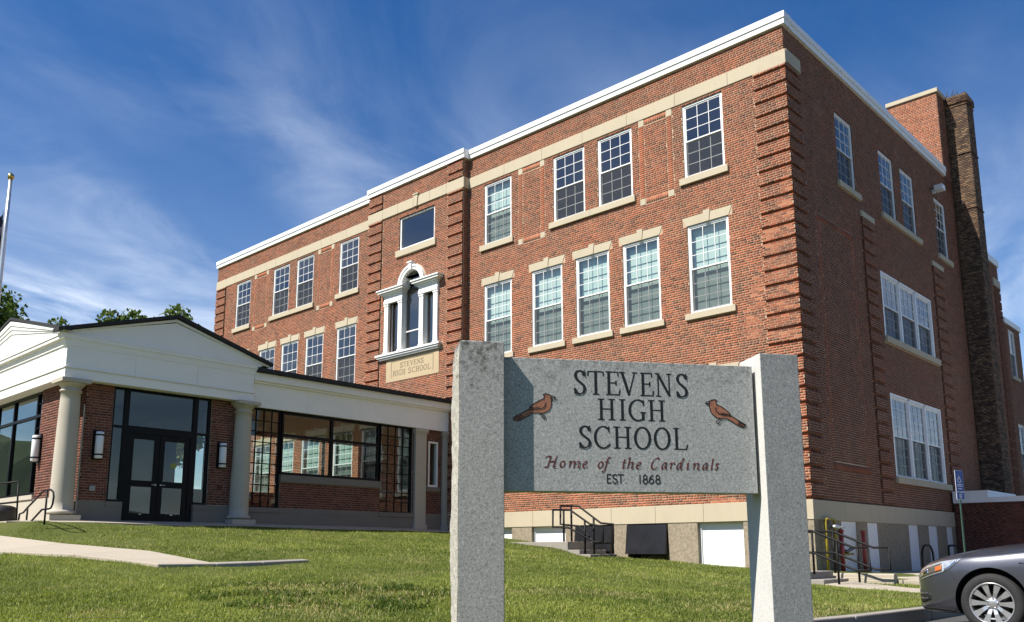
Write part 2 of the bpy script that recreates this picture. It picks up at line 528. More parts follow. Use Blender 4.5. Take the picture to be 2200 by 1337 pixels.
class MB:
    def __init__(self):
        self.v, self.f, self.m = [], [], []
        self.smooth = False

    def quad(self, a, b, c, d, m=0):
        i = len(self.v)
        self.v += [a, b, c, d]
        self.f.append((i, i + 1, i + 2, i + 3))
        self.m.append(m)
        return self

    def poly(self, pts, m=0):
        i = len(self.v)
        self.v += list(pts)
        self.f.append(tuple(range(i, i + len(pts))))
        self.m.append(m)
        return self

    def box(self, x0, x1, y0, y1, z0, z1, m=0):
        if x1 < x0: x0, x1 = x1, x0
        if y1 < y0: y0, y1 = y1, y0
        if z1 < z0: z0, z1 = z1, z0
        i = len(self.v)
        self.v += [(x0, y0, z0), (x1, y0, z0), (x1, y1, z0), (x0, y1, z0),
                   (x0, y0, z1), (x1, y0, z1), (x1, y1, z1), (x0, y1, z1)]
        for q in ((0, 3, 2, 1), (4, 5, 6, 7), (0, 1, 5, 4), (1, 2, 6, 5), (2, 3, 7, 6), (3, 0, 4, 7)):
            self.f.append(tuple(i + k for k in q))
            self.m.append(m)
        return self

    def qbox(self, fr, s0, s1, z0, z1, d0, d1):
        """box whose front face is material 0 and whose other faces are material 1"""
        n0 = len(self.f)
        self.fbox(fr, s0, s1, z0, z1, d0, d1)
        front = {'F': 2, 'S': 3}[fr.k]
        for k in range(6):
            self.m[n0 + k] = 0 if k == front else 1
        return self

    def fbox(self, fr, s0, s1, z0, z1, d0, d1, m=0):
        a, b = fr.p(s0, z0, d0), fr.p(s1, z1, d1)
        return self.box(a[0], b[0], a[1], b[1], a[2], b[2], m)

    def prism(self, fr, pts, d0, d1, m=0):
        """Extrude polygon pts [(s,z)] (counter-clockwise seen from outside) between depths d0<d1."""
        n = len(pts)
        i = len(self.v)
        self.v += [fr.p(s, z, d1) for s, z in pts] + [fr.p(s, z, d0) for s, z in pts]
        self.f.append(tuple(i + k for k in range(n)))
        self.m.append(m)
        self.f.append(tuple(i + n + k for k in reversed(range(n))))
        self.m.append(m)
        for k in range(n):
            j = (k + 1) % n
            self.f.append((i + k, i + n + k, i + n + j, i + j))
            self.m.append(m)
        return self

    def tube(self, pts, r, n=8, m=0, caps=True):
        pts = [Vector(p) for p in pts]
        rings = []
        up = None
        for k, p in enumerate(pts):
            if k == 0:
                t = pts[1] - p
            elif k == len(pts) - 1:
                t = p - pts[-2]
            else:
                t = (pts[k + 1] - p).normalized() + (p - pts[k - 1]).normalized()
            t.normalize()
            if up is None:
                up = Vector((0, 0, 1)) if abs(t.z) < 0.9 else Vector((1, 0, 0))
            a = up - t * up.dot(t)
            if a.length < 1e-4:
                a = t.orthogonal()
            a.normalize()
            up = a
            b = t.cross(a)
            rr = r[k] if isinstance(r, (list, tuple)) else r
            i = len(self.v)
            for q in range(n):
                an = 2 * math.pi * q / n
                self.v.append(tuple(p + (a * math.cos(an) + b * math.sin(an)) * rr))
            rings.append(i)
        for k in range(len(rings) - 1):
            for q in range(n):
                q2 = (q + 1) % n
                self.f.append((rings[k] + q, rings[k] + q2, rings[k + 1] + q2, rings[k + 1] + q))
                self.m.append(m)
        if caps:
            self.f.append(tuple(rings[0] + q for q in reversed(range(n))))
            self.f.append(tuple(rings[-1] + q for q in range(n)))
            self.m += [m, m]
        return self

    def lathe(self, prof, n=24, c=(0, 0, 0), axis='z', m=0, caps=True):
        """prof: list of (radius, height)."""
        i0 = len(self.v)
        for r_, h in prof:
            for q in range(n):
                a = 2 * math.pi * q / n
                if axis == 'z':
                    self.v.append((c[0] + r_ * math.cos(a), c[1] + r_ * math.sin(a), c[2] + h))
                else:                          # 'y': height runs along -Y
                    self.v.append((c[0] + r_ * math.cos(a), c[1] - h, c[2] + r_ * math.sin(a)))
        for k in range(len(prof) - 1):
            for q in range(n):
                q2 = (q + 1) % n
                self.f.append((i0 + k * n + q, i0 + k * n + q2, i0 + (k + 1) * n + q2, i0 + (k + 1) * n + q))
                self.m.append(m)
        if caps and prof[0][0] > 1e-5:
            self.f.append(tuple(i0 + q for q in reversed(range(n))))
            self.m.append(m)
        if caps and prof[-1][0] > 1e-5:
            self.f.append(tuple(i0 + (len(prof) - 1) * n + q for q in range(n)))
            self.m.append(m)
        return self

    def mesh(self, name, mats, smooth=False, fix=False):
        me = bpy.data.meshes.new(name)
        me.from_pydata(self.v, [], self.f)
        if not isinstance(mats, (list, tuple)):
            mats = [mats]
        for mt in mats:
            me.materials.append(MAT[mt] if isinstance(mt, str) else mt)
        if len(mats) > 1:
            me.polygons.foreach_set('material_index', self.m)
        if fix:
            bm = bmesh.new()
            bm.from_mesh(me)
            bmesh.ops.remove_doubles(bm, verts=bm.verts, dist=1e-5)
            bmesh.ops.recalc_face_normals(bm, faces=bm.faces)
            bm.to_mesh(me)
            bm.free()
        if smooth:
            me.polygons.foreach_set('use_smooth', [True] * len(me.polygons))
        me.update()
        return me


def add(name, me, parent=None, loc=None, rotz=0.0, **props):
    o = bpy.data.objects.new(name, me)
    COL.objects.link(o)
    if loc is not None:
        o.location = loc
    if rotz:
        o.rotation_euler = (0, 0, rotz)
    if parent is not None:
        o.parent = parent
    for k, v in props.items():
        o[k] = v
    return o


def part(name, mb, mats, parent=None, smooth=False, fix=False, **props):
    return add(name, mb.mesh(name, mats, smooth, fix), parent, **props)


def empty(name, loc, rotz=0.0):
    o = bpy.data.objects.new(name, None)
    o.empty_display_size = 0.3
    COL.objects.link(o)
    o.location = loc
    o.rotation_euler = (0, 0, rotz)
    return o


def label(o, lab, cat, group=None):
    o['label'] = lab
    o['category'] = cat
    if group:
        o['group'] = group
    return o


def bevel(o, w=0.01, seg=2):
    md = o.modifiers.new('edge', 'BEVEL')
    md.width = w
    md.segments = seg
    md.limit_method = 'ANGLE'
    return o


def quadmesh(name, verts, faces, mat, tone=None, smooth=False):
    """Fast mesh from numpy verts (n,3) and faces (m,k)."""
    me = bpy.data.meshes.new(name)
    k = faces.shape[1]
    me.vertices.add(len(verts))
    me.vertices.foreach_set('co', np.ascontiguousarray(verts, dtype=np.float32).ravel())
    me.loops.add(faces.size)
    me.loops.foreach_set('vertex_index', np.ascontiguousarray(faces, dtype=np.int32).ravel())
    me.polygons.add(len(faces))
    me.polygons.foreach_set('loop_start', np.arange(0, faces.size, k, dtype=np.int32))
    if smooth:
        me.polygons.foreach_set('use_smooth', np.ones(len(faces), dtype=bool))
    if tone is not None:
        a = me.attributes.new('tone', 'FLOAT', 'FACE')
        a.data.foreach_set('value', np.ascontiguousarray(tone, dtype=np.float32))
    me.materials.append(MAT[mat])
    me.update(calc_edges=True)
    return me


# ------------------------------------------------------------------ brickwork
BL, BH, BD, CH = 0.2032, 0.0677333, 0.1016, 0.0677333
JT = 0.0125


class Brickwork:
    """Collects single bricks of one wall colour, then makes the largest seen ones parts and joins the rest."""

    def __init__(self, mat, core_gap=0.007):
        self.b = []
        self.mat = mat
        self.gap = core_gap

    def one(self, fr, s0, s1, z0, z1, d0, d1, tone):
        if s1 - s0 < 0.02 or z1 - z0 < 0.015:
            return
        self.b.append((fr.k, fr.o, s0, s1, z0, z1, d0, d1, tone))

    def fill(self, fr, s0, s1, z0, z1, holes=(), d=0.0, depth=None, bias=None, header=6, spread=1.0):
        depth = depth if depth is not None else 0.018
        k0 = int(math.floor(z0 / CH + 1e-6))
        k1 = int(math.ceil(z1 / CH - 1e-6))
        for k in range(k0, k1):
            za, zb = max(k * CH, z0), min((k + 1) * CH, z1)
            if zb - za < 0.02:
                continue
            zm = (za + zb) / 2
            spans = [(s0, s1)]
            for (a, b, c, e) in holes:
                if c < zm < e:
                    ns = []
                    for (p, q) in spans:
                        if b <= p or a >= q:
                            ns.append((p, q))
                        else:
                            if a > p: ns.append((p, a))
                            if b < q: ns.append((b, q))
                    spans = ns
            hd = header and (k % header == 3)
            L = BL / 2 + 0.0 if hd else BL
            ph = (0.5 * L) * (k % 2) + 0.013 * ((k * 7) % 5)
            for (p, q) in spans:
                n0 = int(math.floor((p - ph) / L))
                n1 = int(math.ceil((q - ph) / L))
                for n in range(n0, n1):
                    a, b = max(p, ph + n * L), min(q, ph + (n + 1) * L)
                    if b - a < 0.035:
                        continue
                    t = random.random()
                    if bias:
                        t = min(1, max(0, bias(t, (a + b) / 2, zm)))
                    if hd and n % 2:
                        t *= 0.55
                    dj = d + random.uniform(-0.0012, 0.0012)
                    self.one(fr, a + JT / 2, b - JT / 2, za + JT / 2, zb - JT / 2, d - depth, dj, t)

    def soldier(self, fr, s0, s1, z0, z1, d=0.0, tone=(0.6, 0.95)):
        n = max(1, int(round((s1 - s0) / CH)))
        w = (s1 - s0) / n
        for i in range(n):
            self.one(fr, s0 + i * w + JT / 2, s0 + (i + 1) * w - JT / 2, z0 + JT / 2, z1 - JT / 2, d - 0.018, d + 0.001,
                     random.uniform(*tone))

    def stack(self, fr, s0, s1, z0, z1, d=0.0, tone=(0.6, 0.95)):
        k = int(round((z1 - z0) / CH))
        h = (z1 - z0) / k
        for i in range(k):
            self.one(fr, s0 + JT / 2, s1 - JT / 2, z0 + i * h + JT / 2, z0 + (i + 1) * h - JT / 2, d - 0.018, d + 0.001,
                     random.uniform(*tone))

    def build(self, parent, singles, mat_one, name='brickwork', hidden=None):
        A = self.b
        n = len(A)
        arr = np.array([(x[2], x[3], x[4], x[5], x[6], x[7], x[8]) for x in A])
        kind = np.array([ord(x[0]) for x in A])
        off = np.array([x[1] for x in A])
        F, S, W = kind == ord('F'), kind == ord('S'), kind == ord('W')
        V = np.zeros((n, 8, 3))
        for i, (si, zi, di) in enumerate(((0, 2, 4), (1, 2, 4), (1, 3, 4), (0, 3, 4), (0, 2, 5), (1, 2, 5), (1, 3, 5), (0, 3, 5))):
            s, z, d = arr[:, si], arr[:, zi], arr[:, di]
            V[F, i] = np.stack([s, off - d, z], 1)[F]
            V[S, i] = np.stack([off + d, s, z], 1)[S]
            V[W, i] = np.stack([off - d, -s, z], 1)[W]
        ctr = V[:, 4:].mean(1)
        # apparent size as seen by the camera, used only to choose which bricks stay single parts
        rel = ctr - np.array(CAM)
        dep = rel @ np.array(FWD)
        u = 1100 + FPX * (rel @ np.array(RGT)) / np.maximum(dep, 0.1)
        v = 845.9 - FPX * (rel @ np.array(UPV)) / np.maximum(dep, 0.1)
        nx = np.where(F, -rel[:, 1], np.where(S, rel[:, 0], -rel[:, 0])) * -1
        face = np.where(F, rel[:, 1], np.where(S, -rel[:, 0], rel[:, 0])) / np.linalg.norm(rel, axis=1)
        size = (arr[:, 1] - arr[:, 0]) * (arr[:, 3] - arr[:, 2]) * face / dep ** 2
        size[(u < 0) | (u > 2200) | (v < 0) | (v > 1337) | (dep < 1)] = 0
        size[(u > 960) & (u < 1752) & (v > 725) & (v < 1068)] = 0
        size[((u > 960) & (u < 1090) | (u > 1600) & (u < 1752)) & (v > 725)] = 0
        if hidden is not None:
            size[hidden(u, v)] = 0
        order = np.argsort(-size)
        top = [i for i in order[:singles] if size[i] > 0]
        keep = np.ones(n, bool)
        keep[top] = False
        Vk = V[keep]
        q = np.array([(4, 5, 6, 7), (0, 1, 5, 4), (1, 2, 6, 5), (2, 3, 7, 6), (3, 0, 4, 7)])
        faces = (np.arange(len(Vk))[:, None, None] * 8 + q[None]).reshape(-1, 4)
        tone = np.repeat(arr[keep, 6], 5)
        me = quadmesh(name, Vk.reshape(-1, 3), faces, self.mat, tone)
        add(name, me, parent, kind='stuff')
        # single bricks share one unit mesh per facing
        unit = {}
        for i in top:
            k = A[i][0]
            if k not in unit:
                m = MB()
                m.v = [(-.5, 0, -.5), (.5, 0, -.5), (.5, 0, .5), (-.5, 0, .5), (-.5, -1, -.5), (.5, -1, -.5), (.5, -1, .5), (-.5, -1, .5)]
                m.f = [tuple(r) for r in q]
                unit[k] = m.mesh('brick', mat_one)
            (_, of, s0, s1, z0, z1, d0, d1, t) = A[i]
            fr = Frame(k, of)
            o = bpy.data.objects.new('brick', unit[k])
            COL.objects.link(o)
            o.parent = parent
            o.matrix_parent_inverse = Matrix.Translation(-parent.location)
            o.location = fr.p((s0 + s1) / 2, (z0 + z1) / 2, d0)
            o.rotation_euler = (0, 0, {'F': 0, 'S': math.pi / 2, 'W': -math.pi / 2}[k])
            o.scale = (s1 - s0, d1 - d0, z1 - z0)
        return n


def wall_core(mb, fr, s0, s1, z0, z1, holes, d=-0.0035, thick=0.32, m=0, m_rev=0):
    """A wall with real openings: face, reveals and back."""
    ss = sorted({s0, s1, *[h[i] for h in holes for i in (0, 1) if s0 < h[i] < s1]})
    zs = sorted({z0, z1, *[h[i] for h in holes for i in (2, 3) if z0 < h[i] < z1]})
    for a, b in zip(ss, ss[1:]):
        run = None
        for c, e in zip(zs, zs[1:]):
            ms, mz = (a + b) / 2, (c + e) / 2
            inside = any(h[0] < ms < h[1] and h[2] < mz < h[3] for h in holes)
            if not inside:
                if run is None:
                    run = [c, e]
                else:
                    run[1] = e
            if inside and run:
                _strip(mb, fr, a, b, run, d, thick, m)
                run = None
        if run:
            _strip(mb, fr, a, b, run, d, thick, m)
    for (a, b, c, e) in holes:
        P = fr.p
        mb.quad(P(a, c, d), P(a, e, d), P(a, e, d - thick), P(a, c, d - thick), m_rev)
        mb.quad(P(b, c, d), P(b, c, d - thick), P(b, e, d - thick), P(b, e, d), m_rev)
        mb.quad(P(a, e, d), P(b, e, d), P(b, e, d - thick), P(a, e, d - thick), m_rev)
        mb.quad(P(a, c, d), P(a, c, d - thick), P(b, c, d - thick), P(b, c, d), m_rev)


def _strip(mb, fr, a, b, run, d, thick, m):
    P = fr.p
    c, e = run
    mb.quad(P(a, c, d), P(b, c, d), P(b, e, d), P(a, e, d), m)
    mb.quad(P(a, c, d - thick), P(a, e, d - thick), P(b, e, d - thick), P(b, c, d - thick), m)


# ------------------------------------------------------------------ terrain
TP = np.array([
    (-12.4, -14.6, -0.66), (-12.4, -11.5, -0.60), (-12.4, -8.9, -0.575), (-12.4, -4, -0.60), (-12.4, -0.5, -0.64),
    (-13.2, -14.3, -0.60), (-16, -14.5, -0.60), (-20, -15, -0.66), (-26, -12, -0.6), (-24, -3, -0.4),
    (-10.5, 0, -0.88), (-9.4, 0, -0.97), (-7.5, 0, -1.20), (-6.6, -1.4, -1.24), (-5.4, 0, -1.50), (-4.2, 0, -1.55),
    (-2.5, 0, -1.68), (0.1, 0, -1.77), (-6.4, -1.6, -1.33), (-9, -1.5, -1.02),
    (-8.6, -15.9, -1.30), (-4.05, -14.83, -1.51), (-3.3, -14.6, -1.60), (-3.5, -12.4, -1.46), (-2.9, -12.6, -1.52), (-12, -14.9, -1.04), (-8, -13.6, -1.20),
    (0.8, -18.5, -1.92), (2.6, -16.8, -1.92), (4.73, -14.84, -1.90), (5.6, -13.7, -1.93),
    (-0.3, -15.5, -1.72), (1.5, -12.0, -1.70), (3.4, -9, -1.84), (-2, -8, -1.47), (-5, -5, -1.32), (-9, -7, -1.03),
    (2.0, -3.0, -1.98), (2.8, -2.4, -1.97), (4.0, -4.8, -2.0), (5.4, -5, -1.99), (5.4, -9.3, -1.98), (5.4, -12.3, -1.95),
    (0.3, -1.2, -1.80), (-1.5, -3.2, -1.73), (1.0, -5.5, -1.83),
    (0.5, 6, -1.97), (5.4, 6, -2.02), (5.4, 20, -2.1), (0, 24, -2.0),
    (5.4, -16.9, -2.06), (6.6, -15.4, -2.05), (8, -14.2, -2.06), (12, -14, -2.12), (9.6, -21, -2.75), (14, -19, -2.8),
    (2, -22, -2.4), (-6, -22, -2.0), (-14, -22, -1.7), (20, -14, -2.2), (20, -26, -3.0), (-32, -22, -1.4), (-40, 0, 0.0), (-40, 30, 0.5), (30, 25, -2.3),
])


def tps_fit(P):
    n = len(P)
    d = np.linalg.norm(P[:, None, :2] - P[None, :, :2], axis=2)
    K = np.where(d > 0, d * d * np.log(np.maximum(d, 1e-9)), 0) + np.eye(n) * 0.02
    A = np.zeros((n + 3, n + 3))
    A[:n, :n] = K
    A[:n, n] = 1
    A[:n, n + 1:] = P[:, :2]
    A[n:, :n] = A[:n, n:].T
    return np.linalg.solve(A, np.concatenate([P[:, 2], np.zeros(3)]))


TW = tps_fit(TP)


def ground(x, y):
    x = np.atleast_1d(np.asarray(x, float))
    y = np.atleast_1d(np.asarray(y, float))
    xc, yc = np.clip(x, -40, 30), np.clip(y, -26, 30)
    out = np.zeros_like(xc)
    n = len(TP)
    for s in range(0, len(xc), 20000):
        sl = slice(s, s + 20000)
        d = np.hypot(xc[sl, None] - TP[None, :, 0], yc[sl, None] - TP[None, :, 1])
        k = np.where(d > 0, d * d * np.log(np.maximum(d, 1e-9)), 0)
        out[sl] = k @ TW[:n] + TW[n] + TW[n + 1] * xc[sl] + TW[n + 2] * yc[sl]
    far = np.hypot(x - xc, y - yc)
    w = np.clip(far / 25, 0, 1)
    return out * (1 - w) + (-2.2) * w


def gz(x, y):
    return float(ground(x, y)[0])


LOT_X, LOT_Y, LOT_R = 5.6, -13.7, 0.8     # parking bay: X > LOT_X and Y > LOT_Y, rounded corner


def in_lot(x, y, grow=0.0):
    X, Y = LOT_X - grow, LOT_Y - grow
    r = LOT_R
    ins = (x > X) & (y > Y)
    cx, cy = X + r, Y + r
    corner = (x < cx) & (y < cy) & (np.hypot(x - cx, y - cy) > r)
    return ins & ~corner

# ------------------------------------------------------------------ setting: lawn, parking lot, kerb, paths, hills
def build_ground():
    xs = np.unique(np.concatenate([np.arange(-140, -40, 10), np.arange(-40, -22, 1.0), np.arange(-22, 5.6, 0.3), [LOT_X], np.arange(5.8, 16, 0.3),
                                   np.arange(16, 40, 1.5), np.arange(40, 150, 10)]).round(4))
    ys = np.unique(np.concatenate([np.arange(-140, -34, 10), np.arange(-34, -24, 1.0), np.arange(-24, LOT_Y, 0.3), [LOT_Y], np.arange(LOT_Y + 0.2, 4, 0.3),
                                   np.arange(4, 40, 1.5), np.arange(40, 150, 10)]).round(4))
    X, Y = np.meshgrid(xs, ys)
    Z = ground(X.ravel(), Y.ravel()).reshape(X.shape)
    near = (np.abs(X) < 22) & (Y > -24) & (Y < 4)
    Z = Z + near * 0.012 * np.sin(X * 2.3 + 1.3 * np.sin(Y * 1.7)) * np.sin(Y * 2.9 + X)
    nx, ny = len(xs), len(ys)
    idx = np.arange(nx * ny).reshape(ny, nx)
    f = np.stack([idx[:-1, :-1], idx[:-1, 1:], idx[1:, 1:], idx[1:, :-1]], -1).reshape(-1, 4)
    cx = (X[:-1, :-1] + X[1:, 1:]).ravel() / 2
    cy = (Y[:-1, :-1] + Y[1:, 1:]).ravel() / 2
    # below the buildings the lawn sheet stops; the lot is a sheet of its own
    drop = in_lot(cx, cy) | ((cx > -30.8) & (cx < -0.3) & (cy > 0.35) & (cy < 16))
    f = f[~drop]
    me = quadmesh('lawn', np.stack([X.ravel(), Y.ravel(), Z.ravel()], 1), f, 'soil', None, True)
    add('lawn', me, kind='structure')
    # asphalt
    mb = MB()
    z0 = -2.14
    gx = np.concatenate([np.arange(LOT_X - 0.1, 16, 1.0), np.arange(16, 150, 10)])
    gy = np.concatenate([np.arange(LOT_Y - 0.1, 12, 1.0), np.arange(12, 150, 10)])
    GX, GY = np.meshgrid(gx, gy)
    ZZ = z0 + 0.006 * np.sin(GX * 1.1) * np.sin(GY * 0.9)
    idx = np.arange(len(gx) * len(gy)).reshape(len(gy), len(gx))
    f = np.stack([idx[:-1, :-1], idx[:-1, 1:], idx[1:, 1:], idx[1:, :-1]], -1).reshape(-1, 4)
    add('parking_lot', quadmesh('parking_lot', np.stack([GX.ravel(), GY.ravel(), ZZ.ravel()], 1), f, 'asphalt', None, True), kind='structure')
    # bay lines
    for y in (-12.1, -8.6, -5.9, -3.2):
        m = MB()
        m.box(LOT_X + 0.45, LOT_X + 5.4, y - 0.05, y + 0.05, z0 + 0.008, z0 + 0.0125)
        part('bay_line', m, 'white_sign', kind='structure')
    # kerb sections, each a stone of its own
    path = [(LOT_X, 24.0)] + [(LOT_X, y) for y in np.arange(22, LOT_Y + LOT_R, -2.4)]
    path = [p for p in path if p[1] > LOT_Y + LOT_R + 0.3] + [(LOT_X, LOT_Y + LOT_R)]
    for a in np.linspace(180, 270, 6)[1:]:
        path.append((LOT_X + LOT_R + LOT_R * math.cos(R(a)), LOT_Y + LOT_R + LOT_R * math.sin(R(a))))
    path += [(LOT_X + LOT_R + d, LOT_Y) for d in np.arange(2.4, 26, 2.4)]
    kerb = empty('kerb', (LOT_X, -8, z0))
    kerb['kind'] = 'structure'
    for (a, b) in zip(path, path[1:]):
        d = Vector((b[0] - a[0], b[1] - a[1], 0))
        L = d.length
        d.normalize()
        nrm = Vector((-d.y, d.x, 0))             # towards the lot
        a3, b3 = Vector((a[0], a[1], 0)), Vector((b[0], b[1], 0))
        za, zb = gz(*a) + 0.015, gz(*b) + 0.015
        za, zb = max(za, z0 + 0.10), max(zb, z0 + 0.10)
        g = 0.006
        m = MB()
        A, B = a3 + d * g - nrm * 0.06, b3 - d * g - nrm * 0.06
        A2, B2 = A + nrm * 0.12, B + nrm * 0.12
        i = len(m.v)
        m.v = [(A.x, A.y, z0 - .2), (B.x, B.y, z0 - .2), (B2.x, B2.y, z0 - .2), (A2.x, A2.y, z0 - .2),
               (A.x, A.y, za), (B.x, B.y, zb), (B2.x, B2.y, zb - .008), (A2.x, A2.y, za - .008)]
        m.f = [(0, 3, 2, 1), (4, 5, 6, 7), (0, 1, 5, 4), (1, 2, 6, 5), (2, 3, 7, 6), (3, 0, 4, 7)]
        o = part('kerb_stone', m, 'concrete_dark', fix=True)
        o.parent = kerb
        o.matrix_parent_inverse = Matrix.Translation((-LOT_X, 8, -z0))
        bevel(o, 0.015)


def slab_path(name, edge_a, edge_b, thick, mat, joints=None, lift=0.02):
    """Concrete path between two edges following the ground."""
    n = len(edge_a)
    root = empty(name, (edge_a[0][0], edge_a[0][1], gz(*edge_a[0])))
    root['kind'] = 'structure'
    for k in range(n - 1):
        m = MB()
        vs = []
        for (x, y) in (edge_a[k], edge_a[k + 1], edge_b[k + 1], edge_b[k]):
            vs.append(Vector((x, y, gz(x, y) + lift)))
        c = sum(vs, Vector()) / 4
        vs = [v + (c - v).normalized() * 0.004 for v in vs]
        m.v = [(v.x, v.y, v.z - thick) for v in vs] + [tuple(v) for v in vs]
        m.f = [(0, 3, 2, 1), (4, 5, 6, 7), (0, 1, 5, 4), (1, 2, 6, 5), (2, 3, 7, 6), (3, 0, 4, 7)]
        o = part('paving_slab', m, mat, fix=True)
        o.parent = root
        o.matrix_parent_inverse = Matrix.Translation(-root.location)
        bevel(o, 0.012)
    return root


build_ground()
# walk that ends in the lawn at the lower left (its right-hand end stands proud of the grass)
NE = [(-23.0, -17.6), (-18.0, -17.3), (-13.5, -16.75), (-10.8, -16.35), (-8.6, -15.9), (-6.2, -15.3), (-4.05, -14.83)]
FE = [(-23.0, -15.3), (-18.0, -15.3), (-14.0, -15.05), (-12.0, -14.75), (-9.9, -14.15), (-6.3, -13.95), (-3.85, -13.95)]
slab_path('footpath', NE, FE, 0.35, 'concrete', lift=0.06)
slab_path('path_edging', [(-4.05, -14.83), (-3.85, -13.95), (-3.68, -13.2), (-3.5, -12.4)], [(-4.25, -14.80), (-4.05, -13.95), (-3.88, -13.2), (-3.7, -12.4)], 0.35, 'concrete_dark', lift=0.055)
# paving strip along the entrance
ENT = [(-24, -15.25), (-18, -14.85), (-14.8, -14.62), (-12.55, -14.45), (-12.35, -12.6), (-12.3, -10.6), (-12.3, -8.6), (-12.25, -6.4), (-12.2, -4.2), (-12.15, -2.1), (-12.1, -0.1)]
ENB = [(-24, -13.0), (-18, -13.0), (-14.8, -13.0), (-13.4, -13.1), (-13.3, -12.6), (-13.3, -10.6), (-13.3, -8.6), (-13.3, -6.4), (-13.3, -4.2), (-13.3, -2.1), (-13.3, -0.1)]
slab_path('entrance_apron', ENT, ENB, 0.2, 'concrete', lift=0.03)
# strip from the side steps to the parking lot, and the pavement along the side wall
slab_path('footpath', [(1.75, -3.55), (3.0, -4.55), (4.3, -5.6), (5.5, -6.55)], [(1.75, -2.35), (3.4, -3.45), (4.7, -4.5), (5.5, -5.1)], 0.15, 'concrete', lift=0.03)
sw = empty('pavement', (3, 4, -1.95))
sw['kind'] = 'structure'
for j, (y0, y1) in enumerate(zip(np.arange(-2.15, 11, 1.6), np.arange(-0.55, 12.6, 1.6))):
    for (xa, xb) in ((0.16, 1.9), (1.9, 3.7), (3.7, 5.48)):
        m = MB()
        m.box(xa + (2.75 - xa if (j == 0 and xa < 2.5) else 0) + .004, max(xb, 2.9 if j == 0 else xb) - .004, y0 + .004, min(y1, 10.98) - .004, -2.3, -1.875 + 0.002 * ((j * 3) % 2))
        if j == 0 and xb < 2.7:
            continue
        o = part('paving_slab', m, 'concrete', sw)
        o.matrix_parent_inverse = Matrix.Translation((-3, -4, 1.95))
        bevel(o, 0.01)

# ------------------------------------------------------------------ windows
WCACHE = {}
LF = Frame('F', 0.0)


def win_meshes(w, h, cols=3, rows=3):
    key = (round(w, 2), round(h, 2), cols, rows)
    if key in WCACHE:
        return WCACHE[key]
    c, mid, st, mu = 0.058, h * 0.5, 0.042, 0.019
    fm = MB()
    fm.fbox(LF, 0, c, 0, h, -.15, -.03)
    fm.fbox(LF, w - c, w, 0, h, -.15, -.03)
    fm.fbox(LF, c, w - c, h - c, h, -.15, -.03)
    fm.fbox(LF, c, w - c, 0, c * 0.9, -.15, -.018)
    fm.fbox(LF, c, c + .02, c * 0.9, h - c, -.085, -.042)
    fm.fbox(LF, w - c - .02, w - c, c * 0.9, h - c, -.085, -.042)
    out = {'window': fm.mesh('window', 'vinyl')}

    def sash(z0, z1, d0, d1, nm, bot):
        a, b = c, w - c
        s = MB()
        s.fbox(LF, a, a + st, z0, z1, d0, d1)
        s.fbox(LF, b - st, b, z0, z1, d0, d1)
        s.fbox(LF, a + st, b - st, z1 - st, z1, d0, d1)
        s.fbox(LF, a + st, b - st, z0, z0 + st * bot, d0, d1)
        ga, gb, gz0, gz1 = a + st, b - st, z0 + st * bot, z1 - st
        dm = (d0 + d1) / 2
        for i in range(1, cols):
            x = ga + (gb - ga) * i / cols
            s.fbox(LF, x - mu / 2, x + mu / 2, gz0, gz1, dm - .012, dm + .013)
        for i in range(1, rows):
            z = gz0 + (gz1 - gz0) * i / rows
            s.fbox(LF, ga, gb, z - mu / 2, z + mu / 2, dm - .010, dm + .011)
        out[nm] = s.mesh(nm, 'vinyl')
        cells = []
        for i in range(cols):
            for j in range(rows):
                x0 = ga + (gb - ga) * i / cols
                x1 = ga + (gb - ga) * (i + 1) / cols
                za = gz0 + (gz1 - gz0) * j / rows
                zb = gz0 + (gz1 - gz0) * (j + 1) / rows
                cells.append(((x0 + x1) / 2, (za + zb) / 2, dm, x1 - x0, zb - za))
        return cells
    up = sash(mid - .012, h - c, -.084, -.052, 'upper_sash', 0.9)
    lo = sash(c * 0.9, mid + .022, -.125, -.092, 'lower_sash', 1.3)
    out['cells'] = up + lo
    g = MB()
    for (x, z, d, ww, hh) in up + lo:
        g.quad(LF.p(x - ww / 2, z - hh / 2, d), LF.p(x + ww / 2, z - hh / 2, d), LF.p(x + ww / 2, z + hh / 2, d), LF.p(x - ww / 2, z + hh / 2, d))
    out['panes'] = g.mesh('pane_grid', 'glass')
    x, z, d, ww, hh = up[0]
    p = MB()
    p.quad((-ww / 2, 0, -hh / 2), (ww / 2, 0, -hh / 2), (ww / 2, 0, hh / 2), (-ww / 2, 0, hh / 2))
    out['pane'] = p.mesh('pane', 'glass')
    s = MB()
    a, b, z0, z1 = c + .022, w - c - .022, c * 0.9 + .012, mid - .002
    s.quad(LF.p(a, z0, -.062), LF.p(b, z0, -.062), LF.p(b, z1, -.062), LF.p(a, z1, -.062))
    out['insect_screen'] = s.mesh('insect_screen', 'screen')
    for nm, zb in (('full', 0.03), ('half', h * 0.36)):
        s = MB()
        s.fbox(LF, 0.03, w - 0.03, zb, h - 0.01, -.222, -.216)
        s.fbox(LF, 0.03, w - 0.03, zb - .02, zb + .01, -.226, -.212)
        out['shade_' + nm] = s.mesh('roller_shade', 'shade')
    WCACHE[key] = out
    return out


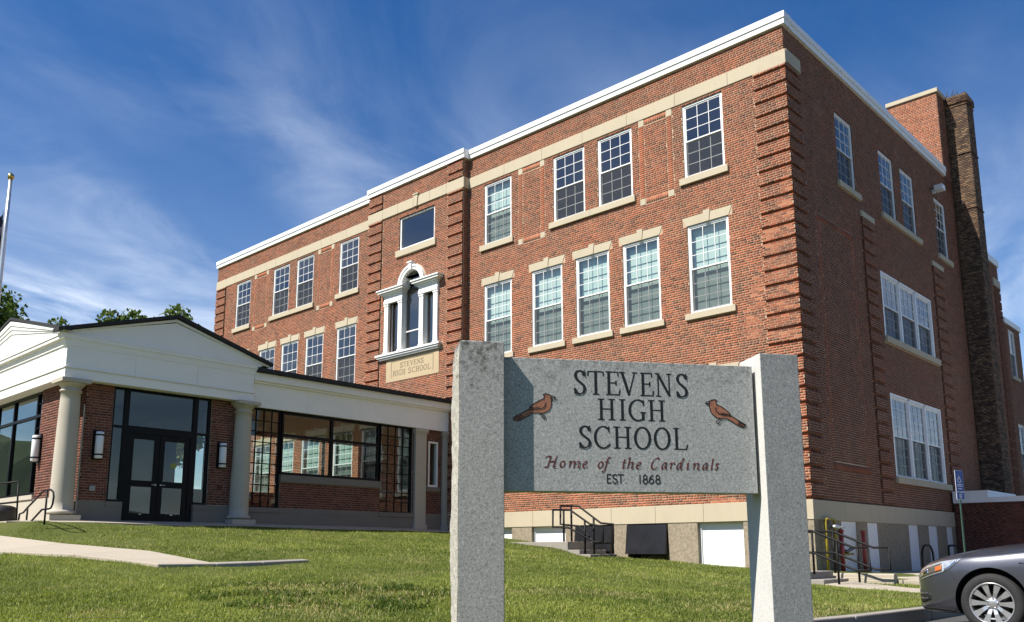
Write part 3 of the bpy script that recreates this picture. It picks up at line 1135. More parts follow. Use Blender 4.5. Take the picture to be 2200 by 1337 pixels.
def put_window(parent, x, y, z, w, h, rot=0.0, single=False, shade=None, screen=True, cols=3, rows=3, lab=None, off=None):
    M = win_meshes(w, h, cols, rows)
    off = parent.location if off is None else off
    o = add('window', M['window'], parent)
    o.location = Vector((x, y, z)) - Vector(off)
    o.rotation_euler = (0, 0, rot)
    if lab:
        o['label'] = lab
    add('upper_sash', M['upper_sash'], o)
    add('lower_sash', M['lower_sash'], o)
    if single:
        for i, (px, pz, d, ww, hh) in enumerate(M['cells']):
            q = add('pane', M['pane'], o)
            q.location = (px, -d, pz)
            x0, _, _, w0, h0 = M['cells'][0][0], 0, 0, M['cells'][0][3], M['cells'][0][4]
            q.scale = (ww / w0, 1, hh / h0)
            # panes never sit perfectly true
            q.rotation_euler = (random.uniform(-.004, .004), 0, random.uniform(-.004, .004))
    else:
        add('pane_grid', M['panes'], o)
    if screen:
        add('insect_screen', M['insect_screen'], o)
    if shade:
        add('roller_shade', M['shade_' + shade], o)
    return o


# ------------------------------------------------------------------ the school building
BX0, ZC, ZT = -31.04, 13.10, 13.45
PX0, PX1, PD = -18.06, -12.46, 0.27            # the projecting centre bay
FRONT, SIDE, PAV = Frame('F', 0.0), Frame('S', 0.0), Frame('F', -PD)
school = empty('school_building', (-15.5, 7.0, -1.75))
label(school, 'three-storey red brick school building with white roof edge and limestone band', 'school')
SO = school.location


def sp(name, mb, mats, smooth=False, fix=False, **kw):
    """A part of the school: geometry is written in world coordinates."""
    me = mb.mesh(name, mats, smooth, fix)
    me.transform(Matrix.Translation(-SO))
    return add(name, me, school, **kw)


Z3, H3, Z2, H2, Z1, H1 = 9.55, 2.31, 5.42, 2.64, 0.92, 2.62
R3 = [-3.28, -6.47, -8.36, -11.64]
R2 = [-3.26, -5.58, -7.45, -9.36, -11.64]
L3 = [-29.06, -25.69, -23.74, -20.45]
L2 = [-29.05, -26.64, -24.74, -22.80, -20.48]
WW = 1.34
holesF, holesP = [], []
for s in R3 + L3:
    holesF.append((s, s + WW, Z3, Z3 + H3))
for s in R2 + L2:
    holesF.append((s, s + WW, Z2, Z2 + H2))
    holesF.append((s, s + WW, Z1, Z1 + H1))
PW = (-16.12, -14.04, 10.36, 11.74)              # fixed window of the centre bay
PAL = (-15.86, -14.66, 6.26, 8.86)               # middle light of the Venetian window
PL1, PL2 = (-16.58, -16.02, 6.26, 8.3), (-14.58, -14.02, 6.26, 8.3)
holesP = [PW, PAL, (PAL[0], PAL[1], 8.86, 9.2), (-15.69, -14.83, 9.2, 9.41), PL1, PL2, (-17.88, -16.54, Z1, Z1 + H1), (-15.95, -14.61, Z1, Z1 + H1), (-14.02, -12.9, -0.5, 2.4)]
S3 = [(3.26, 1.28), (6.70, 1.27), (8.66, 1.27), (12.16, 1.24)]
TRI = [(5.32, 2.12), (0.93, 2.58)]
holesS = [(s, s + w, Z3, Z3 + 2.24) for s, w in S3] + [(6.05, 10.74, z, z + h) for z, h in TRI]
core = MB()
wall_core(core, FRONT, PX1, -0.004, 0, ZC, [h for h in holesF if h[0] > PX1], -0.0035, m=0, m_rev=1)
wall_core(core, FRONT, BX0, PX0, 0, ZC, [h for h in holesF if h[1] < PX0], -0.0035, m=0, m_rev=1)
wall_core(core, PAV, PX0 + .0035, PX1 - .0035, -0.6, ZC, holesP, -0.0035, m=0, m_rev=1)
core.quad((PX1 - .0035, -PD, -.6), (PX1 - .0035, 0.3, -.6), (PX1 - .0035, 0.3, ZC), (PX1 - .0035, -PD, ZC), 0)
core.quad((PX0 + .0035, 0.3, -.6), (PX0 + .0035, -PD, -.6), (PX0 + .0035, -PD, ZC), (PX0 + .0035, 0.3, ZC), 0)
wall_core(core, SIDE, 0.004, 14.72, 0, ZC, holesS, -0.0035, m=0, m_rev=1)
core.quad((BX0, 16, -2), (BX0, 0, -2), (BX0, 0, ZC), (BX0, 16, ZC), 0)
core.quad((-0.012, 16, -2), (BX0, 16, -2), (BX0, 16, ZC), (-0.012, 16, ZC), 0)
sp('wall', core, ['mortar', 'brick'])

# brickwork -----------------------------------------------------------------
bw = Brickwork('brick')
QP = 6 * CH
BANDZ = (11.945, 12.355)


def fbias(t, s, z):
    # older dark flashed brick above, redder repointed brick lower down
    up = min(1, max(0, (z - 8.2) / 2.5))
    v = 0.30 + t * 0.62 - 0.20 * up
    if t < 0.16:
        v = t * (0.9 if up > .5 else 1.4)
    return v


def sbias(t, s, z):  # darker tones on the +X walls: their shade is put into the brick colour
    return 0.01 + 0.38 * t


lint2 = [(s - 0.13, s + WW + 0.13, Z2 + H2, Z2 + H2 + 0.275) for s in R2 + L2]
lint1 = [(s - 0.13, s + WW + 0.13, Z1 + H1, Z1 + H1 + 0.275) for s in R2 + L2]
keys = [(s + WW / 2 - .13, s + WW / 2 + .13, z + .27, z + .345) for s in R2 + L2 for z in (Z2 + H2, Z1 + H1)]
sills = [(s - 0.12, s + WW + 0.12, Z2 - 0.185, Z2) for s in R2 + L2] + [(s - 0.12, s + WW + 0.12, Z1 - 0.185, Z1) for s in R2 + L2]
sill3 = [(-3.42, -1.82), (-8.52, -5.02), (-11.82, -10.18), (-29.22, -27.58), (-25.86, -22.26), (-20.62, -18.98)]
sills += [(a, b, Z3 - .2, Z3) for a, b in sill3]
panels = [(-4.86, -3.64), (-9.96, -8.74)]
panels += [(-27.38, -26.10), (-22.06, -20.86)]
pan_h = [(a, b, 9.15, 11.945) for a, b in panels]
QW = 0.93
quoF = [(-QW, 0.06, 0, BANDZ[0]), (BX0 - .05, BX0 + QW, 0, BANDZ[0])]
common = holesF + lint2 + lint1 + keys + sills + pan_h + quoF + [(BX0 - 1, 1, *BANDZ)]
bw.fill(FRONT, PX1, 0.012, 0, ZC, common, 0, bias=fbias)
bw.fill(FRONT, BX0, PX0, 0, ZC, common, 0, bias=fbias)
palh = [(-17.3, -13.5, 6.04, 6.27), (-16.95, -13.75, 6.26, 8.9), (-16.75, -13.68, 5.13, 6.06)]
arch_c, arch_r = (-15.26, 8.84), 0.62
palh += [(arch_c[0] - math.sqrt(max(0, .80 ** 2 - (z + .034 - arch_c[1]) ** 2)), arch_c[0] + math.sqrt(max(0, .80 ** 2 - (z + .034 - arch_c[1]) ** 2)), z, z + .0678)
         for z in np.arange(8.87, 9.62, CH)]
quoP = [(PX0 - .1, PX0 + .90, 0, 99), (PX1 - .86, PX1 + .1, 0, 99)]
bw.fill(PAV, PX0, PX1, -0.54, ZC, holesP + palh + quoP + [(PW[0] - .14, PW[1] + .12, PW[2] - .26, PW[2]), (PX0 - 1, PX1 + 1, *BANDZ), (-15.32, -14.92, BANDZ[1] - .01, 12.47),
                                                         (-18.0, -16.42, Z1 - .19, Z1), (-16.07, -14.49, Z1 - .19, Z1)], 0, bias=fbias)


qmb = MB()


def quoin(fr, s0, s1, z0, z1, bias, first=0.0):
    """Blocks of five proud courses parted by a sunk course."""
    k = int(math.ceil((z0 - 1e-6) / CH))
    kk = k
    while kk * CH < z1 - 0.02:
        groove = (kk % 6 == 0)
        za, zb = kk * CH, min((kk + 1) * CH, z1)
        bw.fill(fr, s0, s1, za, zb, (), 0.0 if groove else 0.055, 0.006 if groove else 0.057, bias, 0)
        if not groove and (kk % 6 == 1 or kk == k):
            top = min((kk - kk % 6 + 6) * CH, z1)
            qmb.qbox(fr, s0 + .006, s1 - .006, za + .008, top - .008, -.003, .0515)
        kk += 1


def qbias(t, s, z):
    return fbias(t, s, z) * 0.95


quoin(FRONT, -QW, 0.055, 0, BANDZ[0], qbias)
quoin(FRONT, BX0 - .0, BX0 + QW, 0, BANDZ[0], qbias)
for a, b in ((0, BANDZ[0]), (BANDZ[1], ZC)):
    quoin(PAV, PX0 - .0, PX0 + .88, max(a, 0), b, qbias)
    quoin(PAV, PX1 - .84, PX1 + .0, max(a, 0), b, qbias)
RET = Frame('S', PX1)
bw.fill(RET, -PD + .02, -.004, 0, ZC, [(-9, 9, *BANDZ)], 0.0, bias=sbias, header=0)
for a, b in panels:
    bw.stack(FRONT, a, a + .2, 9.355, 11.72)
    bw.stack(FRONT, b - .2, b, 9.355, 11.72)
    bw.soldier(FRONT, a + .215, b - .215, 9.155, 9.355, 0)
    bw.soldier(FRONT, a + .215, b - .215, 11.735, 11.94, 0)
    bw.fill(FRONT, a + .2, b - .2, 9.355, 11.735, (), 0.0, bias=fbias)
# side wall
q2, q3 = (4.74, 5.70, 0, 8.86), (11.24, 12.34, 0, 8.86)
pan = (1.45, 4.02, 0.86, 8.05)
sideh = holesS + [(-.05, .86, 0, BANDZ[0]), q2, q3, (q2[0] - .03, q2[1] + .06, 8.86, 9.05), (q3[0] - .03, q3[1] + .06, 8.86, 9.05), (-.05, .94, 12.0, 12.4)]
sideh += [(s - .12, s + w + .28, Z3 - .19, Z3) for s, w in S3[:1]] + [(6.58, 10.25, Z3 - .19, Z3), (12.06, 13.68, Z3 - .19, Z3)]
sideh += [(5.98, 11.05, z - .21, z) for z, h in TRI]
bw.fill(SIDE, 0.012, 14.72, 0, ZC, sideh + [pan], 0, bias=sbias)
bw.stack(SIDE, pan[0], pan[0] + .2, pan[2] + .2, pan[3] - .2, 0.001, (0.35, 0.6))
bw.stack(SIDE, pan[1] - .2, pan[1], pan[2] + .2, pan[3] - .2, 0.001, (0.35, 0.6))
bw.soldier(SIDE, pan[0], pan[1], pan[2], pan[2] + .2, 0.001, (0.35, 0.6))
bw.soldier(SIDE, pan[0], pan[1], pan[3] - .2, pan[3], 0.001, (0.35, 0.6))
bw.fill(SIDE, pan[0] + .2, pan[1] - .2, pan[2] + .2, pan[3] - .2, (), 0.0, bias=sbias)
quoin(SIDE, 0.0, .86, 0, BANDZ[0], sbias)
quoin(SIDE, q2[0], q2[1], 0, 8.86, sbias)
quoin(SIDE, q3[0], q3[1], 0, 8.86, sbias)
sp('quoin_bed', qmb, ['mortar', 'brick'], kind='stuff')
# stair tower above the roof
TF, TS = Frame('F', 13.76), Frame('S', 0.0)
tw = MB()
tw.box(-1.9, -0.0035, 13.7635, 14.86, 12.6, 16.7)
sp('stair_tower', tw, 'mortar')
bw.fill(TF, -1.91, 0, ZC - .1, 16.69, (), 0, bias=lambda t, s, z: .35 + .6 * t)
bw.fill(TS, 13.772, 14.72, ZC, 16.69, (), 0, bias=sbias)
m = MB()
m.box(-1.96, 0.06, 13.70, 14.9, 16.69, 16.86)
bevel(sp('tower_coping', m, 'limestone'), 0.015)
NB = bw.build(school, 300, 'brick_one')

# chimney: sooty brick, three tall stages with corbelled bands
cb = Brickwork('brick_old')
CFz = Frame('F', 14.72)
CS = Frame('S', 0.80)
ch = MB()
ch.box(0.012, 0.7965, 14.7235, 15.62, -1.9, 16.5)
chimney = sp('chimney', ch, 'mortar_old')
holder = empty('chimney_brick_holder', (0, 0, 0))
cb.fill(CFz, 0.0, 0.80, -1.9, 16.5, (), 0, header=0)
cb.fill(CS, 14.72, 15.63, -1.9, 16.5, (), 0, header=0)
for z in (11.9, 14.2, 16.28):
    cb.fill(CFz, -0.0, 0.835, z, z + .07, (), 0.035, 0.04, header=0)
    cb.fill(CS, 14.69, 15.66, z, z + .07, (), 0.035, 0.04, header=0)
cb.fill(CFz, -0.0, 0.86, 16.42, 16.7, (), 0.055, 0.06, header=0)
cb.fill(CS, 14.67, 15.69, 16.42, 16.7, (), 0.055, 0.06, header=0)
holder.location = SO
cb.build(holder, 0, 'brick')
for o in list(holder.children):
    o.data.transform(Matrix.Translation(-SO))
    o.parent = chimney
bpy.data.objects.remove(holder)
m = MB()
m.box(-.02, 0.83, 14.70, 15.66, 16.7, 16.76)
ct = sp('chimney_cap', m, 'mortar_old')
ct.parent = chimney
m = MB()
for k in range(16):
    x, y = random.uniform(.05, .75), random.uniform(14.8, 15.5)
    m.tube([(x, y, 16.74), (x + random.uniform(-.06, .06), y, 16.85), (x + random.uniform(-.14, .14), y, 16.95 + random.uniform(0, .14))], .012, 5)
sp('chimney_weeds', m, 'bark').parent = chimney


# the brick mesh of the school was written in world coordinates: shift it into the school's space
for o in school.children:
    if o.name.startswith('brickwork') and not o.get('moved'):
        o.data.transform(Matrix.Translation(-SO))
        o['moved'] = 1
        del o['moved']

# coping ---------------------------------------------------------------------
cop = MB()


def coping(x0, x1, y0, y1):
    """white metal roof edge: fascia, shadow step and drip"""
    cop.box(x0, x1, y0, y1, ZC, ZT)


for (a, b, yf) in ((PX1 + .09, 0.10, 0.0), (PX0 - .09, PX1 + .09, -PD), (BX0 - .06, PX0 - .09, 0.0)):
    cop.box(a, b, yf - .075, yf + .30, ZC, ZC + .17)
    cop.box(a - (.03 if b > -1 and False else 0), b + (.03 if b > -1 else 0), yf - .105, yf + .30, ZC + .17, ZT)
cop.box(PX1 - .25, PX1 + .088, -PD + .02, 0.28, ZC + .002, ZT - .002)
cop.box(PX0 - .088, PX0 + .25, -PD + .02, 0.28, ZC + .002, ZT - .002)
cop.box(-.25, 0.075, .301, 13.74, ZC + .001, ZC + .17)
cop.box(-.25, 0.105, .301, 13.74, ZC + .17, ZT - .001)
sp('roof_edge', cop, 'white_metal')
m = MB()
m.box(BX0 + .1, -.2, .2, 15.9, ZC - .15, ZC + .1)
sp('flat_roof', m, 'roof_dark')
m = MB()
for z in (0.55, 4.75, 8.85):
    m.box(BX0 + .4, -.4, .4, 15.6, z - .3, z)
sp('floor_slab', m, 'interior')
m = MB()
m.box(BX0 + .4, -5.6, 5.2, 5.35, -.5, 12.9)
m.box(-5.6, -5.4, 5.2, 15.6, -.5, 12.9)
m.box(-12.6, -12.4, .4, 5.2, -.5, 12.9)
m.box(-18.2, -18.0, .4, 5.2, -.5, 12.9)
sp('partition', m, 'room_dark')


# stone trim ------------------------------------------------------------------
def stone(name, fr, s0, s1, z0, z1, d, mat='limestone', bev=0.008):
    m = MB()
    m.fbox(fr, s0, s1, z0, z1, -.05, d)
    o = sp(name, m, mat)
    bevel(o, bev)
    return o


def band(fr, s0, s1, z0, z1, d, n, name='band_stone', mat='limestone'):
    L = (s1 - s0) / n
    for i in range(n):
        stone(name, fr, s0 + i * L + (.003 if i else 0), s0 + (i + 1) * L - (.003 if i < n - 1 else 0), z0, z1, d + random.uniform(-.001, .001), mat)


band(FRONT, PX1 + .052, 0.058, BANDZ[0] + .003, BANDZ[1], .03, 7)
band(FRONT, BX0 - .046, PX0 - .052, BANDZ[0] + .003, BANDZ[1], .03, 7)
band(PAV, PX0 - .05, PX1 + .05, BANDZ[0] + .003, BANDZ[1], .046, 6)
m = MB()
m.box(PX1 - .05, PX1 + .05, -PD + .06, -.032, BANDZ[0] + .005, BANDZ[1] - .002)
sp('band_stone', m, 'limestone')
stone('band_stone', SIDE, .07, .94, 12.01, 12.40, .056)
for s in R2 + L2:
    for z in (Z2 + H2, Z1 + H1):
        a, b, c = s - .02, s + WW + .02, s + WW / 2
        for pts in ([(a, z), (c - .075, z), (c - .105, z + .27), (a - .12, z + .27)], [(c + .075, z), (b, z), (b + .12, z + .27), (c + .105, z + .27)]):
            m = MB()
            m.prism(FRONT, pts, -.05, .012)
            bevel(sp('lintel', m, 'limestone'), .006)
        m = MB()
        m.prism(FRONT, [(c - .072, z - .004), (c + .072, z - .004), (c + .115, z + .345), (c - .115, z + .345)], -.05, .034)
        bevel(sp('keystone', m, 'limestone'), .006)
    stone('sill', FRONT, s - .13, s + WW + .13, Z2 - .185, Z2, .075)
    stone('sill', FRONT, s - .13, s + WW + .13, Z1 - .185, Z1, .075)
for a, b in sill3:
    n = 2 if b - a > 2 else 1
    for i in range(n):
        stone('sill', FRONT, a + (b - a) * i / n, a + (b - a) * (i + 1) / n - .003, Z3 - .205, Z3, .075)
for a, b in panels:
    for s in (a, b - .2):
        stone('corner_block', FRONT, s + .004, s + .196, 9.15, 9.352, .012, 'limestone', .004)
        stone('corner_block', FRONT, s + .004, s + .196, 11.722, 11.942, .012, 'limestone', .004)
stone('sill', PAV, PW[0] - .14, PW[1] + .12, PW[2] - .255, PW[2], .075)
m = MB()
kx = (PW[0] + PW[1]) / 2
m.prism(PAV, [(kx - .075, BANDZ[0] - .01), (kx + .075, BANDZ[0] - .01), (kx + .12, 12.40), (kx - .12, 12.40)], -.05, .085)
m.fbox(PAV, kx - .15, kx + .15, 12.40, 12.465, -.05, .11)
bevel(sp('keystone', m, 'limestone'), .006)
stone('sill', PAV, -18.0, -16.42, Z1 - .185, Z1, .075)
stone('sill', PAV, -16.07, -14.49, Z1 - .185, Z1, .075)
for s, w in S3[:1]:
    stone('sill', SIDE, s - .12, s + w + .26, Z3 - .185, Z3, .075)
stone('sill', SIDE, 6.56, 8.4, Z3 - .185, Z3, .075)
stone('sill', SIDE, 8.403, 10.25, Z3 - .185, Z3, .075)
stone('sill', SIDE, 12.06, 13.68, Z3 - .185, Z3, .075)
for z, h in TRI:
    stone('sill', SIDE, 5.98, 11.05, z - .205, z, .085)
stone('quoin_cap', SIDE, q2[0] - .03, q2[1] + .06, 8.865, 9.045, .06)
stone('quoin_cap', SIDE, q3[0] - .03, q3[1] + .06, 8.865, 9.045, .06)

# windows ----------------------------------------------------------------------
for i, s in enumerate(R3):
    put_window(school, s, 0, Z3, WW, H3, 0, True, 'full' if i == 3 else None)
for i, s in enumerate(R2):
    put_window(school, s, 0, Z2, WW, H2, 0, True, 'full')
for i, s in enumerate(L3):
    put_window(school, s, 0, Z3, WW, H3, 0, True, None)
for i, s in enumerate(L2):
    put_window(school, s, 0, Z2, WW, H2, 0, i > 1, None)
for i, s in enumerate(R2 + L2):
    put_window(school, s, 0, Z1, WW, H1, 0, False, 'half' if i % 2 else 'full')
for s in (-17.88, -15.95):
    put_window(school, s, -PD, Z1, WW, H1, 0, False, 'full')
for i, (s, w) in enumerate(S3):
    put_window(school, 0, s, Z3, w, 2.24, math.pi / 2, False, None)
for z, h in TRI:
    for k in range(3):
        put_window(school, 0, 6.05 + .10 + k * 1.525, z, 1.44, h - .05, math.pi / 2, False, None, rows=3 if h < 2.4 else 4)
    m = MB()
    for s in (6.05, 7.59, 9.115, 10.64):
        m.fbox(SIDE, s, s + .1, z, z + h, -.13, .0)
    m.fbox(SIDE, 6.15, 10.64, z + h - .06, z + h, -.13, .0)
    sp('mullion_frame', m, 'vinyl')
# fixed light of the centre bay
m = MB()
a, b, c, d = PW
for q in ((a, a + .085, c, d), (b - .085, b, c, d), (a + .085, b - .085, d - .085, d), (a + .085, b - .085, c, c + .1)):
    m.fbox(PAV, *q, -.15, -.05)
fw = sp('fixed_window', m, 'vinyl')
m = MB()
m.quad(PAV.p(a + .08, c + .08, -.1), PAV.p(b - .08, c + .08, -.1), PAV.p(b - .08, d - .08, -.1), PAV.p(a + .08, d - .08, -.1))
g = sp('pane', m, 'glass')
g.parent = fw

# Venetian window: four piers, two entablatures, arch, sill ---------------------
ven = MB()
ven.fbox(PAV, -17.25, -13.52, 6.20, 6.27, -.05, .19)
ven.fbox(PAV, -17.18, -13.60, 6.13, 6.20, -.05, .15)
ven.fbox(PAV, -17.10, -13.66, 6.06, 6.13, -.05, .10)
venetian = sp('venetian_window', ven, 'white_trim')
CXA = arch_c[0]


def vp(name, mb, mats='white_trim', smooth=False):
    o = sp(name, mb, mats, smooth)
    o.parent = venetian
    return o


for s in (-16.86, -16.02, -14.78, -13.98):
    m = MB()
    w = .26
    m.fbox(PAV, s, s + w, 6.27, 6.36, -.14, .10)
    m.fbox(PAV, s + .015, s + w - .015, 6.36, 8.22, -.14, .08)
    m.fbox(PAV, s - .01, s + w + .01, 8.22, 8.30, -.14, .10)
    vp('pier', m)
for a, b in ((-16.86, -15.74), (-14.79, -13.71)):
    m = MB()
    m.fbox(PAV, a, b, 8.30, 8.42, -.14, .12)
    m.fbox(PAV, a + .01, b - .01, 8.42, 8.60, -.14, .10)
    m.fbox(PAV, a - .03, b + .03, 8.60, 8.66, -.14, .14)
    m.fbox(PAV, a - .11, b + .11, 8.66, 8.72, -.10, .20)
    m.fbox(PAV, a - .20, b + .20, 8.72, 8.80, -.10, .28)
    m.fbox(PAV, a - .25, b + .25, 8.80, 8.85, -.10, .32)
    vp('entablature', m)
    m = MB()
    s0, s1 = a + .25, b - .25
    m.fbox(PAV, s0, s0 + .05, 6.28, 8.30, -.14, -.08)
    m.fbox(PAV, s1 - .05, s1, 6.28, 8.30, -.14, -.08)
    m.fbox(PAV, s0 + .05, s1 - .05, 6.28, 6.33, -.14, -.08)
    vp('side_light_frame', m)
    m = MB()
    m.quad(PAV.p(s0, 6.28, -.11), PAV.p(s1, 6.28, -.11), PAV.p(s1, 8.30, -.11), PAV.p(s0, 8.30, -.11))
    vp('pane', m, 'glass')
m = MB()
n = 20
for k in range(n):
    a0, a1 = math.pi * k / n, math.pi * (k + 1) / n
    for (r0, r1, d0, d1) in ((.56, .68, -.3, .10), (.68, .76, -.05, .13)):
        m.prism(PAV, [(CXA + r0 * math.cos(a0), 8.85 + r0 * math.sin(a0)), (CXA + r1 * math.cos(a0), 8.85 + r1 * math.sin(a0)),
                      (CXA + r1 * math.cos(a1), 8.85 + r1 * math.sin(a1)), (CXA + r0 * math.cos(a1), 8.85 + r0 * math.sin(a1))], d0, d1)
vp('arch', m)
m = MB()
m.prism(PAV, [(CXA - .07, 9.38), (CXA + .07, 9.38), (CXA + .10, 9.66), (CXA - .10, 9.66)], -.05, .17)
m.fbox(PAV, CXA - .14, CXA + .14, 9.66, 9.71, -.05, .2)
vp('keystone', m)
m = MB()
for s in (CXA - .57, CXA + .50):
    m.fbox(PAV, s, s + .07, 6.28, 8.85, -.17, -.09)
m.fbox(PAV, CXA - .5, CXA + .5, 6.28, 6.35, -.17, -.09)
m.fbox(PAV, CXA - .5, CXA + .5, 7.02, 7.06, -.16, -.11)
vp('middle_light_frame', m)
m = MB()
pts = [PAV.p(CXA - .56, 6.28, -.13), PAV.p(CXA + .56, 6.28, -.13)] + [PAV.p(CXA + .56 * math.cos(math.pi * k / 16), 8.85 + .56 * math.sin(math.pi * k / 16), -.13) for k in range(17)]
m.poly(pts)
vp('pane', m, 'glass')
m = MB()
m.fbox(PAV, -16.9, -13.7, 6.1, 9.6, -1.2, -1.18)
vp('back_board', m, 'room_dark')

# stone base: band, rubble piers, white panels, black well covers -----------------
BZ = (-0.50, -0.005)
band(FRONT, PX1 + .02, 0.075, BZ[0], BZ[1], .075, 8, 'base_stone')
band(FRONT, BX0 - .07, PX0, BZ[0], BZ[1], .075, 8, 'base_stone')
band(SIDE, 0.0, 11.0, BZ[0], BZ[1], .0745, 6, 'base_stone')
openF = [(-3.27, -1.88), (-5.62, -4.22), (-7.55, -6.13), (-9.38, -7.97), (-11.6, -10.25)]
openS = [(1.60, 2.60), (3.36, 4.12), (6.56, 7.38), (8.34, 9.15), (10.1, 10.7)]
m = MB()
wall_core(m, FRONT, PX1, 0.06, -2.4, BZ[0], [(a, b, -2.4, BZ[0] - .01) for a, b in openF], 0.055, .36)
sp('base_wall', m, 'rubble')
m = MB()
wall_core(m, SIDE, -0.055, 14.7, -2.4, BZ[0], [(a, b, -2.4, BZ[0] - .01) for a, b in openS], 0.055, .36)
sp('base_wall', m, 'rubble')
m = MB()
m.quad((BX0, 0, -2.4), (PX0, 0, -2.4), (PX0, 0, 0), (BX0, 0, 0))
m.quad((0, 11, -2.4), (0, 14.7, -2.4), (0, 14.7, 0), (0, 11, 0))
sp('base_wall', m, 'rubble')
for i, (a, b) in enumerate(openF):
    m = MB()
    if i in (1, 2):
        # hopper shaped black cover standing off the wall, open underneath
        zb, zt = (-1.36, -.535)
        t = .02
        o1, o2 = .10, .21
        x0, x1 = a + .02, b - .02
        P = FRONT.p
        m.quad(P(x0, zt, o1), P(x0, zb, o2), P(x1, zb, o2), P(x1, zt, o1))
        m.f[-1] = tuple(reversed(m.f[-1]))
        m.quad(P(x0, zt, -.1), P(x0, zb, -.1), P(x0, zb, o2), P(x0, zt, o1))
        m.quad(P(x1, zt, o1), P(x1, zb, o2), P(x1, zb, -.1), P(x1, zt, -.1))
        m.quad(P(x0, zt, o1), P(x1, zt, o1), P(x1, zt, -.1), P(x0, zt, -.1))
        o = sp('well_cover', m, 'black_cover')
        so = o.modifiers.new('thick', 'SOLIDIFY')
        so.thickness = .012
        o['label'] = 'black plastic cover over basement window'
        m = MB()
        m.quad(P(a, -2.4, -.28), P(b, -2.4, -.28), P(b, -.5, -.28), P(a, -.5, -.28))
        sp('basement_window', m, 'car_glass')
    else:
        m.fbox(FRONT, a - .02, b + .02, -2.4, BZ[0] + .01, -.16, -.10)
        sp('white_panel', m, 'white_panel')
        m = MB()
        m.fbox(FRONT, a, a + .05, -2.4, BZ[0], -.10, -.06)
        m.fbox(FRONT, a + .05, b, BZ[0] - .06, BZ[0], -.10, -.06)
        sp('panel_frame', m, 'white_panel')
for a, b in openS:
    m = MB()
    m.fbox(SIDE, a, b, -2.4, BZ[0], -.16, .035)
    sp('white_panel', m, 'white_panel')
# flood lamp over the last side window
m = MB()
m.fbox(SIDE, 12.0, 12.14, 11.86, 12.0, 0.0, .12)
m.fbox(SIDE, 11.9, 12.26, 11.92, 12.12, .12, .42)
fl = sp('flood_lamp', m, 'lamp_white')
bevel(fl, .02)

# rear wings seen past the chimney: a thing of their own -------------------------
wing = empty('rear_wing', (-4, 20, -1.9))
label(wing, 'lower brick wing behind the chimney with white roof edge', 'building')


def wp(name, mb, mats, **kw):
    me = mb.mesh(name, mats)
    me.transform(Matrix.Translation(-wing.location))
    return add(name, me, wing, **kw)


wb = Brickwork('brick')
m = MB()
holesW = [(21.0, 22.0, 6.2, 8.35), (21.1, 22.1, 1.6, 4.1)]
W1, W2 = Frame('S', 0.0), Frame('S', 0.0)
wall_core(m, W1, 15.62, 20.25, -2.2, 10.95, [], -.0035)
wall_core(m, W2, 20.25, 22.95, -2.2, 8.5, holesW, -.0035)
m.quad((-12, 15.7, -2), (-.012, 15.7, -2), (-.012, 15.7, 10.9), (-12, 15.7, 10.9))
m.quad((-.012, 20.25, 8), (-12, 20.25, 8), (-12, 20.25, 10.95), (-.012, 20.25, 10.95))
m.quad((-.012, 22.95, -2.2), (-12, 22.95, -2.2), (-12, 22.95, 8.5), (-.012, 22.95, 8.5))
wp('wall', m, 'mortar')
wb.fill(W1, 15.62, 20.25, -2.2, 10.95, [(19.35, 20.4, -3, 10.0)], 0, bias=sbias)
k = -33
while k * CH < 9.95:
    gr = k % 6 == 0
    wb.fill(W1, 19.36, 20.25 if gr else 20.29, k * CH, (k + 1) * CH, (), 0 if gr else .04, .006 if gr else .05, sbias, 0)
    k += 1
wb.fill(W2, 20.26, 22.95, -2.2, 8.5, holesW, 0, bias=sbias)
wb.build(wing, 0, 'brick_one')
for o in wing.children:
    if o.name.startswith('brickwork'):
        o.data.transform(Matrix.Translation(-wing.location))
m = MB()
m.box(-12, .06, 15.7, 20.32, 10.95, 11.24)
wp('roof_edge', m, 'white_metal')
m = MB()
m.box(-12, .06, 20.33, 23.02, 8.5, 8.74)
wp('roof_edge', m, 'white_metal')
m = MB()
m.fbox(W1, 19.3, 20.3, 9.95, 10.3, -.05, .05)
wp('quoin_cap', m, 'limestone')
for (a, b, c, d) in holesW:
    put_window(wing, 0, a, c, b - a, d - c, math.pi / 2, False, None)
    m = MB()
    m.fbox(W2, a - .1, b + .1, c - .15, c, -.05, .07)
    wp('sill', m, 'limestone')

# low annex with white parapet at the right --------------------------------------
annex = empty('low_annex', (3.5, 12.5, -1.9))
label(annex, 'low dark brick annex with stepped white parapet behind the grey car', 'annex')


def ap(name, mb, mats, **kw):
    me = mb.mesh(name, mats)
    me.transform(Matrix.Translation(-annex.location))
    return add(name, me, annex, **kw)


AF = Frame('F', 11.0)
m = MB()
m.box(0.08, 9.0, 11.0035, 14.4, -2.3, .3)
ap('wall', m, 'mortar_old')
abw = Brickwork('brick_new')
abw.fill(AF, 0.08, 9.0, -2.1, .30, (), 0, header=0, bias=lambda t, s, z: t * .8)
abw.build(annex, 100, 'brick_new_one')
for o in annex.children:
    if o.name.startswith('brickwork'):
        o.data.transform(Matrix.Translation(-annex.location))
m = MB()
m.box(0.08, 1.18, 10.95, 14.4, .30, .69)
m.box(1.18, 9.06, 10.951, 14.4, .30, .47)
m.box(0.076, 1.20, 10.93, 14.4, .64, .70)
ap('parapet', m, 'white_metal')

# ------------------------------------------------------------------ entrance pavilion with two pediments
ent = empty('entrance_pavilion', (-16.8, -10.6, -0.55))
label(ent, 'white entrance pavilion with two pediments, stone columns and black glass doors', 'entrance')
XE, YE0, YE1 = -12.90, -13.36, -8.17
XW = -13.20
XL = -20.78


